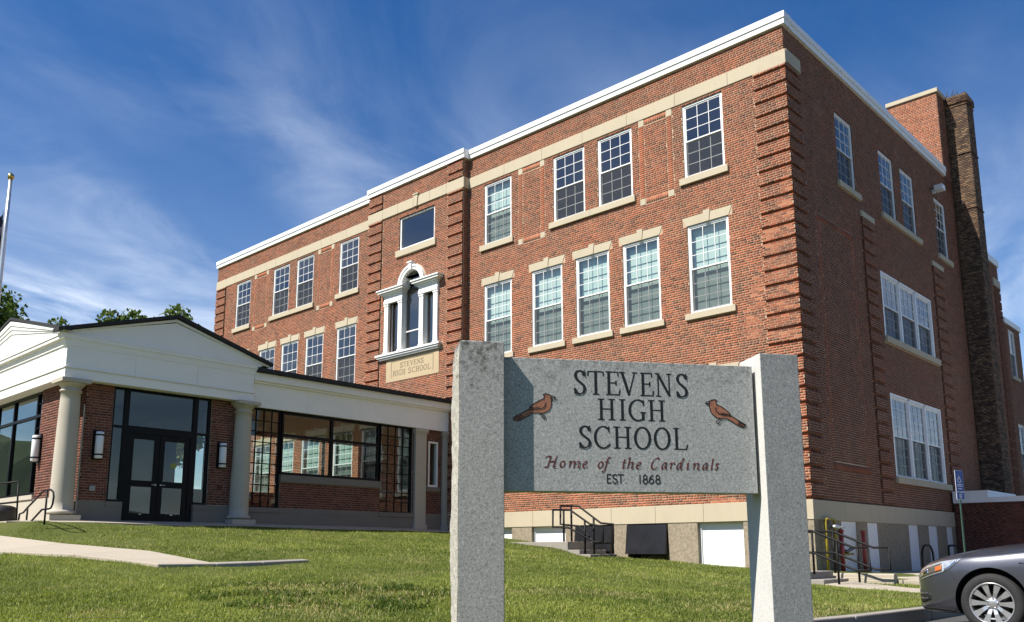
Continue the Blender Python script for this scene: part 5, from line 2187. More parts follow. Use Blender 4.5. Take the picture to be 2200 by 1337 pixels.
def put_letters(text, exts, px, sv, zb, H, glyphs, nibs, mat, kind=None, shear=0.0, d0=0.0012):
    f = lambda x: sv[0] + (x - px[0]) / (px[1] - px[0]) * (sv[1] - sv[0])
    for ch_, (a, b) in zip(text, exts):
        st = glyphs[ch_]
        if kind:
            st = [(kind, s) for s in st]
        me_ = letter_mesh(st, f(a), f(b) - shear * H * (0 if kind != 'I' else 1.0), zb, H, nibs, LS, d0, mat, shear)
        add('letter', me_, pan_o)


H1_ = .174
big = lambda H: {'N': nib(.120 * H, .058 * H, 12), 'T': nib(.058 * H, .046 * H, 0)}
put_letters('STEVENS', [(385, 500), (520, 672), (697, 832), (835, 1000), (1035, 1165), (1190, 1345), (1395, 1510)], (385, 1510), (.447, 1.297), zl(-.166), .172, GLYPH, big(.172), 'letter')
put_letters('HIGH', [(622, 785), (832, 888), (922, 1085), (1120, 1282)], (622, 1282), (.621, 1.116), zl(-.346), .152, GLYPH, big(.165), 'letter')
put_letters('SCHOOL', [(436, 552), (583, 740), (775, 945), (980, 1140), (1178, 1335), (1375, 1510)], (432, 1510), (.475, 1.279), zl(-.548), .156, GLYPH, big(.165), 'letter')
xh = .044
it = {'I': nib(.0128, .0054, 38)}
put_letters('Homeofthe', [(92, 205), (232, 296), (318, 440), (452, 508), (600, 664), (655, 720), (835, 880), (886, 962), (974, 1036)], (85, 1815), (.222, 1.513), zl(-.687), xh, ITAL, it, 'letter_red', 'I', .22)
put_letters('Cardinals', [(1120, 1205), (1228, 1292), (1312, 1366), (1378, 1452), (1478, 1520), (1544, 1620), (1640, 1704), (1722, 1760), (1770, 1818)], (85, 1815), (.222, 1.513), zl(-.687), xh, ITAL, it, 'letter_red', 'I', .22)
put_letters('EST.1868', [(715, 755), (768, 815), (822, 875), (890, 903), (1030, 1040), (1062, 1110), (1122, 1170), (1186, 1232)], (715, 1232), (.675, 1.065), zl(-.792), .059, PLAIN, {'N': nib(.0085, .0085, 0)}, 'letter', 'N')


def bird(conv, body, beak, lines, eye):
    m_ = MB()
    bp = [conv(*p) for p in body]
    a2 = sum(p[0] * q[1] - q[0] * p[1] for p, q in zip(bp, bp[1:] + bp[:1]))
    if a2 < 0:
        bp.reverse()
    m_.poly([LS.p(s, z, .0012) for s, z in bp], 0)
    o_ = add('cardinal_emblem', m_.mesh('cardinal_emblem', 'bird'), pan_o)
    m_ = MB()
    nb = nib(.0062, .0062, 0)
    k = 0
    for ln in [body + [body[0]], beak + [beak[0]]] + lines + [[eye, (eye[0] + 6, eye[1])]]:
        P = [conv(*p) for p in ln]
        for a, b in zip(P, P[1:]):
            q = hull([(a[0] + n_[0], a[1] + n_[1]) for n_ in nb] + [(b[0] + n_[0], b[1] + n_[1]) for n_ in nb])
            m_.poly([LS.p(s, z, .0022 + k * .00003) for s, z in q])
            k += 1
    add('cardinal_outline', m_.mesh('cardinal_outline', 'letter'), pan_o)


def convR(x, y):
    u, v = 1490 + x * .08226, 830 + y * .08226
    return (1.424 + (u - 1514) * .00352, zl(-.173 - .00343 * (v - 858) + .00009 * (u - 1535)))


def convL(x, y):
    u, v = 1090 + x * .08228, 820 + y * .08228
    return (.003 + (u - 1101) * .00333, zl(-.17 - .00332 * (v - 846) + .00002 * (u - 1172)))


bird(convR, [(410, 400), (470, 365), (560, 350), (620, 372), (585, 400), (610, 480), (720, 530), (850, 620), (950, 710), (975, 770), (1150, 880), (1360, 1005), (1345, 1065), (1300, 1090),
             (1200, 1050), (1060, 970), (940, 890), (860, 850), (740, 855), (640, 840), (560, 800), (450, 700), (425, 600), (395, 500), (405, 440)],
     [(305, 440), (405, 390), (410, 440), (400, 500), (330, 470)],
     [[(570, 560), (580, 640), (650, 710), (760, 755), (970, 770)], [(720, 700), (850, 730), (950, 745)], [(1170, 930), (1350, 1030)], [(1150, 970), (1320, 1070)],
      [(670, 860), (580, 930), (590, 965), (640, 990)], [(715, 870), (700, 900), (640, 940), (650, 985)], [(305, 445), (400, 450)]], (455, 440))
bird(convL, [(930, 340), (1000, 320), (1090, 340), (1145, 375), (1145, 470), (1150, 560), (1140, 660), (1090, 750), (1010, 810), (900, 830), (760, 825), (650, 830), (560, 900), (430, 980), (280, 1045),
             (170, 1025), (145, 980), (200, 930), (400, 820), (560, 735), (590, 660), (700, 580), (830, 500), (940, 450), (965, 390)],
     [(1145, 375), (1220, 385), (1265, 430), (1210, 490), (1150, 470)],
     [[(995, 570), (985, 640), (920, 700), (800, 725), (580, 740)], [(590, 690), (700, 700), (820, 670)], [(190, 985), (370, 890)], [(260, 1010), (430, 920)],
      [(860, 845), (870, 890), (940, 935), (945, 990)], [(890, 840), (980, 910), (990, 960), (960, 960)], [(1150, 425), (1260, 430)]], (1100, 420))

# stone tablet of the centre bay ------------------------------------------------
m = MB()
m.fbox(PAV, -16.72, -13.68, 5.15, 6.055, -.05, .015)
tab = sp('name_tablet', m, 'limestone_tan')
m = MB()
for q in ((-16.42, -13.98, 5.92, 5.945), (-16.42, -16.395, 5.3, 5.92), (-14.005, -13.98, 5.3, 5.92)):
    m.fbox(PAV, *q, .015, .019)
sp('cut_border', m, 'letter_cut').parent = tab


def tab_text(text, s0, s1, zb, H):
    tot = sum({'I': .4, ' ': .45}.get(c, 1.0) for c in text) + .28 * (len(text) - 1)
    u = (s1 - s0) / tot
    x = s0
    for c in text:
        w = {'I': .4, ' ': .45}.get(c, 1.0) * u
        if c != ' ':
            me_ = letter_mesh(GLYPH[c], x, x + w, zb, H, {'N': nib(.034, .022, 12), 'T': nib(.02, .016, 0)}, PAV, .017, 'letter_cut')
            me_.transform(Matrix.Translation(-SO))
            add('letter', me_, tab)
        x += w + .28 * u


tab_text('STEVENS', -15.88, -14.52, 5.65, .185)
tab_text('HIGH SCHOOL', -16.30, -14.12, 5.36, .20)

# ------------------------------------------------------------------ rails, steps and small street things
def rail_thing(name, lab, cat_, loc, paths, posts, r=.024, mat='black_metal', group=None, rp=None):
    root = empty(name, loc)
    label(root, lab, cat_, group)
    L = Vector(loc)
    for p in paths:
        m_ = MB()
        m_.tube([Vector(q) - L for q in p], r, 8)
        part('rail', m_, mat, root, True)
    for p in posts:
        m_ = MB()
        m_.tube([Vector(q) - L for q in p], rp or r, 8)
        part('post', m_, mat, root, True)
    return root


# front stair beside the well covers
st = empty('concrete_stair', (-7.0, -1.25, -1.3))
label(st, 'concrete landing and steps against the front wall by the black covers', 'steps')
for (x0, x1, zt) in ((-9.3, -6.57, -1.005), (-6.57, -6.14, -1.235), (-6.14, -5.75, -1.36)):
    m = MB()
    m.box(x0 + 7.0, x1 + 7.0 - .003, -1.65 + 1.25, -.42 + 1.25, -2.0 + 1.3, zt + 1.3)
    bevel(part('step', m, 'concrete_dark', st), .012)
ya, yb = -1.25, -1.42
A = [(-7.16, .05), (-6.47, .01), (-5.68, -.49), (-5.24, -.53), (-5.25, -1.04), (-5.86, -1.06), (-6.48, -.56), (-7.17, -.49)]
B = [(-7.31, -.07), (-6.65, -.10), (-5.93, -.52), (-5.47, -.59), (-5.48, -1.02), (-5.75, -1.03), (-6.71, -.61), (-7.32, -.58)]
rail_thing('stair_railing', 'black pipe railing in front of the black basement covers', 'railing', (-6.75, -1.3, -1.0),
           [[(x, ya, z) for x, z in A + [A[0]]], [(x, yb, z) for x, z in B + [B[0]]]],
           [[(-6.75, ya, .02), (-6.75, ya, -1.02)], [(-6.90, yb, -.09), (-6.90, yb, -1.02)], [(-5.93, ya, -.34), (-5.93, ya, -1.4)], [(-6.12, yb, -.40), (-6.12, yb, -1.4)]], r=.03)
# side steps at the corner
st2 = empty('concrete_stair', (1.0, -3.0, -1.95))
label(st2, 'low concrete steps at the corner beside the cream beam', 'steps')
for (x0, x1, zt) in ((0.45, 1.47, -1.70), (1.473, 1.80, -1.855)):
    m = MB()
    m.box(x0 - 1.0, x1 - 1.0, -3.62 + 3, -2.38 + 3, -.35, zt + 1.95)
    bevel(part('step', m, 'concrete_dark', st2), .012)
yn, yf = -3.5, -2.5
for (y, dx, nm) in ((yn, -.02, 'nearer'), (yf, .0, 'farther')):
    b = 1.57 + dx
    x_a = .62 if y == yn else .55
    top = [(x_a, -.86), (b, -.86), (2.42 + dx, -1.21), (2.72 + dx, -1.21), (2.74 + dx, -1.66), (2.44 + dx, -1.66), (b, -1.31), (x_a, -1.31)]
    rail_thing('stair_railing', nm + ' black railing of the low steps at the corner', 'railing', (b, y, -1.8),
               [[(x, y, z) for x, z in top]],
               [[(b, y, -.87), (b, y, -1.75)], [(2.08 + dx, y, -1.08), (2.08 + dx, y, -2.05)], [(x_a + .06, y, -.87), (x_a + .06, y, -1.75)]], r=.025)
# cream precast beam lying along the grass
m = MB()
prof = [(-.13, 0), (.13, 0), (.13, .07), (.118, .08), (.118, .12), (.105, .13), (.10, .19), (.075, .215), (-.075, .215), (-.10, .19), (-.105, .13), (-.118, .12), (-.118, .08), (-.13, .07)]
n = len(prof)
m.v = [(0, y, z) for y, z in prof] + [(1.30, y, z) for y, z in prof]
m.f = [tuple(reversed(range(n))), tuple(range(n, 2 * n))] + [(k, (k + 1) % n, n + (k + 1) % n, n + k) for k in range(n)]
m.m = [0] * len(m.f)
o = part('concrete_beam', m, 'concrete', fix=True)
o.location = (1.42, -2.2, -1.965)
label(o, 'long cream ridged concrete beam lying beside the corner steps', 'concrete beam')

# gas service: yellow pipe, regulator, meter bar
gp = empty('gas_meter', (.16, .6, -1.9))
label(gp, 'yellow gas pipe loop with round grey regulator on the shaded side wall', 'gas meter')
G = Vector((.16, .6, -1.9))


def tubep(nm, pts, r, mat, root, loc, n=8):
    m_ = MB()
    m_.tube([Vector(p) - loc for p in pts], r, n)
    return part(nm, m_, mat, root, True)


tubep('pipe', [(.18, .34, -1.9), (.18, .34, -.58), (.18, .37, -.50), (.18, .44, -.48), (.18, .80, -.48), (.18, .87, -.51), (.18, .88, -.58), (.18, .88, -1.9)], .035, 'yellow', gp, G, 10)
m = MB()
m.lathe([(.03, -.06), (.10, -.05), (.12, -.02), (.12, .02), (.10, .05), (.03, .06)], 20, (.10, .12, 1.22), 'z')
reg = part('regulator', m, 'steel', gp, True)
tubep('valve', [(.2, .84, -.70), (.34, .90, -.68), (.36, 1.05, -.68)], .03, 'aluminium', gp, G)
tubep('meter_pipe', [(.2, 1.25, -1.28), (.22, 1.45, -1.30), (.22, 1.75, -1.22), (.22, 1.85, -1.2)], .05, 'car_glass', gp, G)
tubep('meter_bar', [(.2, 1.2, -1.36), (.22, 1.85, -1.36)], .03, 'yellow', gp, G)
for i, (y, zt, r, lab) in enumerate(((1.11, -.78, .055, 'taller red standpipe in front of the first white panel'), (2.54, -.79, .05, 'red standpipe between the two white side panels'))):
    root = empty('red_standpipe', (.24, y, -1.88))
    label(root, lab, 'standpipe', 'red standpipes on the side wall')
    m = MB()
    m.tube([(0, 0, -.05), (0, 0, zt + 1.88)], r, 12)
    part('pipe', m, 'red', root, True)
    m = MB()
    m.lathe([(r + .018, 0), (r + .018, .05), (r * .4, .075)], 12, (0, 0, zt + 1.88 - .02))
    part('cap', m, 'red', root, True)

# bike hoops
for i, (y0, lab) in enumerate(((4.08, 'black bike hoop standing clear left of the car bonnet'), (6.35, 'black bike hoop partly behind the car bonnet'))):
    root = empty('bike_hoop', (1.2, y0 + .45, -1.875))
    label(root, lab, 'bike rack', 'bike hoops on the side pavement')
    m = MB()
    w, h, r = .44, .74, .30 if i == 0 else .1
    pts = [(0, -w, 0), (0, -w, h - r)] + [(0, -w + r - r * math.cos(R(a)), h - r + r * math.sin(R(a))) for a in (20, 40, 60, 80, 90)] + \
          [(0, w - r + r * math.cos(R(a)), h - r + r * math.sin(R(a))) for a in (90, 80, 60, 40, 20)] + [(0, w, h - r), (0, w, 0)]
    m.tube(pts, .03, 8)
    part('hoop', m, 'black_metal', root, True)
    m = MB()
    for s in (-w, w):
        m.lathe([(.07, 0), (.07, .012)], 12, (0, s, 0))
    part('foot_plate', m, 'black_metal', root)

# accessible parking sign
root = empty('parking_sign', (3.18, 1.0, -1.875))
label(root, 'blue wheelchair parking sign plate on thin green post', 'road sign')
m = MB()
m.box(-.022, .022, -.012, .012, 0, 2.44)
part('post', m, 'green_post', root)
root.rotation_euler = (0, 0, R(72))


def sgn(z0, z1, w, sub):
    m_ = MB()
    m_.box(-w / 2, w / 2, -.022, -.014, z0, z1)
    b_ = part('sign_plate', m_, 'white_sign', root)
    m_ = MB()
    m_.box(-w / 2 + .008, w / 2 - .008, -.0245, -.0222, z0 + .008, z1 - .008)
    part('blue_face', m_, 'blue_sign', b_)
    m_ = MB()
    k = 0
    nb_ = nib(.022, .016, 0)
    for ln in sub:
        for a, b in zip(ln, ln[1:]):
            q = hull([(a[0] + n_[0], a[1] + n_[1]) for n_ in nb_] + [(b[0] + n_[0], b[1] + n_[1]) for n_ in nb_])
            m_.poly([LS.p(s, z, .0255 + k * .00005) for s, z in q])
            k += 1
    add('symbol', m_.mesh('symbol', 'white_sign'), b_)


zc_ = 2.28
sgn(1.96, 2.46, .29, [[(-.015, zc_ + .085), (-.013, zc_ + .085)], [(-.015, zc_ + .05), (-.01, zc_ - .02), (.035, zc_ - .02), (.055, zc_ - .085)], [(-.012, zc_ + .02), (.03, zc_ + .02)],
                       arc(-.005, zc_ - .045, .06, .055, 120, 330, 12), [(-.09, 2.13), (.09, 2.13)], [(-.09, 2.09), (.09, 2.09)], [(-.07, 2.03), (.07, 2.03)]])
sgn(1.78, 1.94, .29, [[(-.05, 1.89), (.05, 1.89)], [(-.05, 1.855), (.05, 1.855)], [(-.03, 1.82), (.03, 1.82)]])

# left: entrance stair rail, bar rail and bin
GY = -13.9
gl = -.56
rail_thing('stair_railing', 'black sloping pipe handrail in front of the corner column', 'railing', (-12.6, GY, gl),
           [[(-13.49, GY, gl), (-13.45, GY, -.37), (-13.19, GY, -.34), (-12.99, GY, -.25), (-11.99, GY, .12), (-11.56, GY, .12), (-11.40, GY, .06), (-11.35, GY, -.05), (-11.38, GY, -.2),
             (-11.46, GY, -.29), (-11.59, GY, -.31), (-12.01, GY, -.31), (-12.77, GY, -.62)]],
           [[(-12.94, GY, -.24), (-12.94, GY, -.66)], [(-11.78, GY, .12), (-11.78, GY, -.66)]], r=.022)
rail_thing('bar_railing', 'grey topped guard rail at the left edge by the dark glazing', 'railing', (-15, GY, gl),
           [[(-17.5, GY, .49), (-13.75, GY, .42)], [(-17.5, GY, -.05), (-13.75, GY, -.07)]], [[(-13.73, GY, .42), (-13.62, GY, -.6)], [(-16.5, GY, .46), (-16.5, GY, -.6)]], r=.022)
m = MB()
m.lathe([(.30, 0), (.33, .05), (.35, .30), (.345, .37), (.30, .42), (.20, .455), (.02, .47)], 28, (0, 0, 0))
root = empty('litter_bin', (-14.45, GY - .1, gl - .03))
label(root, 'squat black domed bin at the left edge below the guard rail', 'bin')
part('bin_body', m, 'plastic_black', root, True)
m = MB()
m.lathe([(.352, .28), (.36, .29), (.36, .33), (.352, .34)], 28, (0, 0, 0))
part('bin_rim', m, 'plastic_black', root, True)

# flagpole: ball, pole, furled navy flag
fx, fy, ftop = -21.3, -12.66, 11.05
root = empty('flagpole', (fx, fy, gz(fx, fy)))
g0 = gz(fx, fy)
label(root, 'tall silver flagpole with gold ball at the left edge', 'flagpole')
m = MB()
hts = np.linspace(0, ftop - g0 - .12, 7)
m.tube([(0, 0, h) for h in hts], [.10 - .045 * k / 6 for k in range(7)], 14)
part('pole', m, 'aluminium', root, True)
m = MB()
m.lathe([(.02, -.11), (.05, -.10), (.09, -.065), (.108, 0), (.09, .065), (.05, .10), (.02, .11), (.01, .16)], 18, (0, 0, ftop - g0))
part('ball', m, 'gold', root, True)
m = MB()
V, Fc = [], []
for i in range(9):
    for j in range(13):
        a = i / 8
        z = ftop - g0 - 1.15 - j * .18 - a * .9 * (1 - j / 26)
        V.append((-.13 - a * .34 - .05 * math.sin(j), -.10 - a * .38 + .10 * math.sin(a * 9 + j * .35), z))
for i in range(8):
    for j in range(12):
        q = i * 13 + j
        Fc.append((q, q + 1, q + 14, q + 13))
fl = empty('flag', (fx, fy, ftop - 1.2))
label(fl, 'dark navy flag hanging limp from the flagpole', 'flag')
me = bpy.data.meshes.new('cloth')
me.from_pydata([(x, y, z - (ftop - 1.2 - g0)) for x, y, z in V], [], Fc)
me.materials.append(MAT['flag'])
me.polygons.foreach_set('use_smooth', [True] * len(me.polygons))
add('cloth', me, fl)
m = MB()
m.tube([(-.09, 0, .9), (-.10, -.04, .1), (-.12, -.06, -2.5)], .012, 5)
part('halyard', m, 'flag_white', fl)

# ------------------------------------------------------------------ the parked car (front faces -X, its left side towards the camera)
def car():
    root = empty('parked_car', (6.80, -9.90, -2.14))
    label(root, 'grey metallic saloon car parked nose to the kerb', 'car')
    xs = [-.90, -.892, -.852, -.79, -.69, -.555, -.415, -.2, 0, .35, .7, 1.1, 1.8, 2.4, 2.775, 3.2, 3.55, 3.78, 3.88, 3.9]
    hw = [.24, .37, .50, .625, .745, .835, .888, .918, .925, .925, .922, .92, .92, .922, .925, .91, .87, .80, .70, .60]
    zt = [.56, .615, .68, .725, .775, .82, .855, .90, .93, .972, 1.0, 1.01, 1.01, 1.02, 1.03, 1.06, 1.075, 1.05, .96, .86]
    zb = [.33, .27, .225, .205, .20, .195, .19, .185, .18, .18, .18, .18, .18, .18, .185, .20, .24, .30, .38, .46]
    zs = [.50, .545, .605, .65, .70, .745, .775, .80, .815, .85, .875, .89, .90, .91, .92, .935, .93, .90, .83, .74]
    X = np.unique(np.concatenate([np.linspace(-.90, -.4, 34), np.linspace(-.4, 3.5, 60), np.linspace(3.5, 3.9, 16)]))

    def interp(a, x):
        # smooth monotone-ish interpolation
        i = int(np.clip(np.searchsorted(xs, x) - 1, 0, len(xs) - 2))
        t = (x - xs[i]) / (xs[i + 1] - xs[i])
        m0 = (a[i + 1] - a[max(i - 1, 0)]) / (xs[i + 1] - xs[max(i - 1, 0)])
        j = min(i + 2, len(xs) - 1)
        m1 = (a[j] - a[i]) / (xs[j] - xs[i])
        h = xs[i + 1] - xs[i]
        return ((2 * t ** 3 - 3 * t ** 2 + 1) * a[i] + (t ** 3 - 2 * t ** 2 + t) * h * m0 + (-2 * t ** 3 + 3 * t ** 2) * a[i + 1] + (t ** 3 - t ** 2) * h * m1)

    def section(x):
        w, t, b, s = (interp(a, x) for a in (hw, zt, zb, zs))
        H = s - b
        P = [(0, b), (.55 * w, b), (.86 * w, b + .004), (.965 * w, b + .10 * H), (.992 * w, b + .26 * H), (1.0 * w, b + .50 * H), (.997 * w, b + .72 * H), (.985 * w, b + .86 * H),
             (.955 * w, s - .012), (.90 * w, s + .25 * (t - s)), (.80 * w, s + .48 * (t - s)), (.62 * w, s + .74 * (t - s)), (.35 * w, s + .94 * (t - s)), (0, t)]
        return cat(P, 3)
    secs = [section(x) for x in X]
    n = len(secs[0])
    V, F = [], []
    for x, sc in zip(X, secs):
        ring = [(x, -y, z) for y, z in sc] + [(x, y, z) for y, z in reversed(sc[1:-1])]
        V += ring
    nr = len(V) // len(X)
    for k in range(len(X) - 1):
        for q in range(nr):
            q2 = (q + 1) % nr
            F.append((k * nr + q, k * nr + q2, (k + 1) * nr + q2, (k + 1) * nr + q))
    F.append(tuple(range(nr)))
    F.append(tuple((len(X) - 1) * nr + q for q in reversed(range(nr))))
    me = bpy.data.meshes.new('body')
    me.from_pydata(V, [], F)
    me.materials.append(MAT['car_paint'])
    me.materials.append(MAT['plastic_black'])
    bm = bmesh.new()
    bm.from_mesh(me)
    bmesh.ops.recalc_face_normals(bm, faces=bm.faces)
    bm.to_mesh(me)
    bm.free()
    body = add('body', me, root)
    cutters = []
    for cx in (0.0, 2.775):
        c = MB()
        c.lathe([(.362, -1.2), (.362, -.60)], 48, (cx, 0, .335), 'y')
        c.lathe([(.362, .60), (.362, 1.2)], 48, (cx, 0, .335), 'y')
        c.m = [1] * len(c.f)
        cm = c.mesh('arch_cutter', ['car_paint', 'plastic_black'], fix=True)
        co = bpy.data.objects.new('arch_cutter', cm)
        COL.objects.link(co)
        co.parent = root
        cutters.append(co)
        md = body.modifiers.new('arch', 'BOOLEAN')
        md.operation = 'DIFFERENCE'
        md.solver = 'EXACT'
        md.object = co
    bpy.context.view_layer.update()
    dg = bpy.context.evaluated_depsgraph_get()
    nm = bpy.data.meshes.new_from_object(body.evaluated_get(dg))
    body.modifiers.clear()
    body.data = nm
    nm.name = 'body'
    for c in cutters:
        bpy.data.objects.remove(c)
    nm.polygons.foreach_set('use_smooth', [True] * len(nm.polygons))
    try:
        nm.set_sharp_from_angle(angle=R(38))
    except Exception:
        pass

    def side_y(x, z):
        sc = section(x)
        pts = [p for p in sc[4:] if p[0] > .02]
        for a, b in zip(pts, pts[1:]):
            if min(a[1], b[1]) - 1e-9 <= z <= max(a[1], b[1]) + 1e-9 and abs(b[1] - a[1]) > 1e-9:
                return a[0] + (b[0] - a[0]) * (z - a[1]) / (b[1] - a[1])
        return pts[0][0] if z < pts[0][1] else pts[-1][0]

    def patch(nm_, x0, x1, lo, hi, off, mat, nx=16, nz=8, par=None, both=True, lip=True):
        for sgn_ in ((-1, 1) if both else (-1,)):
            m_ = MB()
            for i in range(nx + 1):
                x = x0 + (x1 - x0) * i / nx
                for j in range(nz + 1):
                    z = lo(x) + (hi(x) - lo(x)) * j / nz
                    e = off
                    m_.v.append((x - e * .5, sgn_ * (side_y(x, z) + e), z + e * .3))
            for i in range(nx):
                for j in range(nz):
                    a = i * (nz + 1) + j
                    f = (a, a + nz + 1, a + nz + 2, a + 1)
                    m_.f.append(f if sgn_ < 0 else tuple(reversed(f)))
                    m_.m.append(0)
            o_ = part(nm_, m_, mat, par or root, True)
            if lip:
                so_ = o_.modifiers.new('thick', 'SOLIDIFY')
                so_.thickness = off * .9
                so_.offset = -1
            last = o_
        return last
    pl = lambda pts: (lambda x: float(np.interp(x, [p[0] for p in pts], [p[1] for p in pts])))
    up = pl([(-.85, .60), (-.79, .65), (-.68, .70), (-.5, .752), (-.27, .787)])
    lo = pl([(-.85, .51), (-.79, .54), (-.62, .595), (-.46, .640), (-.40, .672), (-.27, .782)])
    patch('headlight', -.848, -.27, lo, up, .006, 'headlight_glass', 26, 6)
    patch('headlight_bezel', -.83, -.48, lambda x: lo(x) + .018, lambda x: up(x) - .02, .0085, 'headlight_inner', 18, 4)
    patch('projector', -.77, -.66, lambda x: lo(x) + .03, lambda x: up(x) - .035, .012, 'chrome', 8, 4)
    patch('indicator', -.56, -.49, lambda x: lo(x) + .03, lambda x: min(up(x) - .03, lo(x) + .078), .0105, 'amber', 8, 4)
    patch('headlight_trim', -.455, -.31, lambda x: lo(x) + .006, lambda x: lo(x) + .03, .009, 'chrome', 10, 2)
    fo = pl([(-.85, .30), (-.77, .29), (-.66, .33)])
    fu = pl([(-.85, .43), (-.77, .425), (-.66, .40)])
    patch('fog_recess', -.85, -.65, fo, fu, .004, 'plastic_black', 12, 4)
    for z in (.33, .385):
        patch('fog_bar', -.84, -.70, lambda x, z=z: z, lambda x, z=z: z + .018, .008, 'car_paint', 10, 2)
    patch('air_dam', -.87, -.37, lambda x: interp(zb, x) + .012, lambda x: interp(zb, x) + .045, .006, 'plastic_black', 18, 2)
    # shut lines
    patch('shut_line', -.402, -.315, pl([(-.402, .655), (-.315, .505)]), pl([(-.402, .662), (-.315, .512)]), .0022, 'plastic_black', 8, 1, lip=False)
    patch('shut_line', -.27, .72, lambda x: interp(zs, x) + .012, lambda x: interp(zs, x) + .018, .0022, 'plastic_black', 24, 1, lip=False)
    for x in (.78, 1.86, 2.55):
        patch('shut_line', x - .003, x + .003, lambda q: .26, lambda q: .86, .0022, 'plastic_black', 1, 12, lip=False)
    patch('sill_strip', .42, 2.36, lambda x: .20, lambda x: .25, .006, 'plastic_black', 16, 2)
    for x in (1.62, 2.42):
        patch('door_handle', x, x + .2, lambda q: .80, lambda q: .825, .03, 'car_paint', 4, 2)
    patch('fender_crease', .30, .76, lambda x: .735 + .03 * (x - .3), lambda x: .75 + .03 * (x - .3), .003, 'car_paint', 8, 2)
    # grille and badge bar at the nose
    m = MB()
    m.box(-.91, -.85, -.36, .36, .47, .57)
    bevel(part('grille', m, 'plastic_black', root), .02)
    m = MB()
    m.box(-.915, -.87, -.34, .34, .555, .575)
    bevel(part('grille_bar', m, 'chrome', root), .006)
    # cabin: glass house and roof
    def ring(x0, x1, w, z):
        return [(x0, -w, z), (x1, -w, z), (x1, w, z), (x0, w, z)]
    m = MB()
    rs = [ring(.72, 3.42, .80, .90), ring(.78, 3.36, .785, .985), ring(1.22, 3.02, .70, 1.25), ring(1.52, 2.78, .61, 1.40)]
    for r in rs:
        m.v += r
    for k in range(3):
        for q in range(4):
            m.f.append((k * 4 + q, k * 4 + (q + 1) % 4, k * 4 + 4 + (q + 1) % 4, k * 4 + 4 + q))
            m.m.append(0)
    o = part('glasshouse', m, 'car_glass', root, fix=True)
    bevel(o, .03, 3)
    m = MB()
    rs = [ring(1.42, 2.86, .655, 1.375), ring(1.50, 2.80, .63, 1.43), ring(1.68, 2.62, .50, 1.462)]
    for r in rs:
        m.v += r
    for k in range(2):
        for q in range(4):
            m.f.append((k * 4 + q, k * 4 + (q + 1) % 4, k * 4 + 4 + (q + 1) % 4, k * 4 + 4 + q))
            m.m.append(0)
    m.f.append((8, 9, 10, 11))
    m.m.append(0)
    bevel(part('roof', m, 'car_paint', root, fix=True), .04, 3)
    for s in (-1, 1):
        for (p, r_) in (([(.74, s * .79, .95), (1.47, s * .645, 1.41)], .035), ([(3.40, s * .79, .95), (2.84, s * .64, 1.40)], .05), ([(2.14, s * .80, .93), (2.14, s * .64, 1.40)], .03)):
            m = MB()
            m.tube(p, r_, 8)
            part('pillar', m, 'car_paint', root, True)
        m = MB()
        m.lathe([(.02, -.10), (.07, -.07), (.085, 0), (.07, .07), (.02, .10)], 12, (1.0, s * 1.0, 1.0))
        part('wing_mirror', m, 'car_paint', root, True)
    # wheels
    spoke = MB()
    N_ = 10
    for k in range(N_):
        a = 2 * math.pi * k / N_ + .16
        ca, sa = math.cos(a), math.sin(a)
        def P(r, w, h):
            return (r * ca - w * sa, -h, r * sa + w * ca)
        i = len(spoke.v)
        for (r, w, h) in ((.05, .017, .070), (.12, .021, .088), (.216, .036, .094)):
            spoke.v += [P(r, -w, h), P(r, w, h), P(r, w * .8, h - .035), P(r, -w * .8, h - .035)]
        for s in range(2):
            for q in range(4):
                q2 = (q + 1) % 4
                spoke.f.append((i + s * 4 + q, i + s * 4 + q2, i + s * 4 + 4 + q2, i + s * 4 + 4 + q))
                spoke.m.append(0)
    spoke_me = spoke.mesh('spoke_set', 'alloy', fix=True)
    t = MB()
    t.lathe([(.222, -.10), (.30, -.106), (.322, -.09), (.331, -.055), (.332, .055), (.322, .09), (.30, .106), (.262, .110), (.24, .106), (.226, .099)], 56, (0, 0, 0), 'y', caps=False)
    tyre_me = t.mesh('tyre', 'rubber', True)
    t = MB()
    t.lathe([(.218, .094), (.229, .101), (.232, .106), (.227, .110), (.218, .106), (.213, .09), (.205, .05), (.200, -.09)], 48, (0, 0, 0), 'y', caps=False)
    t.f = t.f[:-2] if False else t.f
    rim_me = t.mesh('rim', 'alloy', True)
    rim_me.materials[0] = MAT['alloy']
    t = MB()
    t.lathe([(.16, 0), (.16, .012), (.06, .02)], 32, (0, 0, 0), 'y')
    disc_me = t.mesh('brake_disc', 'plastic_black', True)
    t = MB()
    t.lathe([(.072, .04), (.072, .062), (.06, .075), (.03, .084), (.0, .085)], 28, (0, 0, 0), 'y')
    hub_me = t.mesh('hub', 'alloy', True)
    t = MB()
    t.lathe([(.011, .062), (.011, .086), (.006, .089)], 10, (0, 0, 0), 'y')
    nut_me = t.mesh('wheel_nut', 'chrome', True)
    for cx in (0.0, 2.775):
        for s in (-1, 1):
            w = add('wheel', rim_me, root)
            w.location = (cx, s * .80, .318)
            w.scale = (.955, 1, .955)
            w.rotation_euler = (0, R(11) if cx == 0 else R(50), 0 if s < 0 else math.pi)
            add('tyre', tyre_me, w)
            add('spokes', spoke_me, w)
            add('brake_disc', disc_me, w)
            add('hub', hub_me, w)
            for k in range(5):
                nn = add('wheel_nut', nut_me, w)
                a = 2 * math.pi * k / 5 + .35
                nn.location = (.055 * math.cos(a), 0, .055 * math.sin(a))
    return root


car()

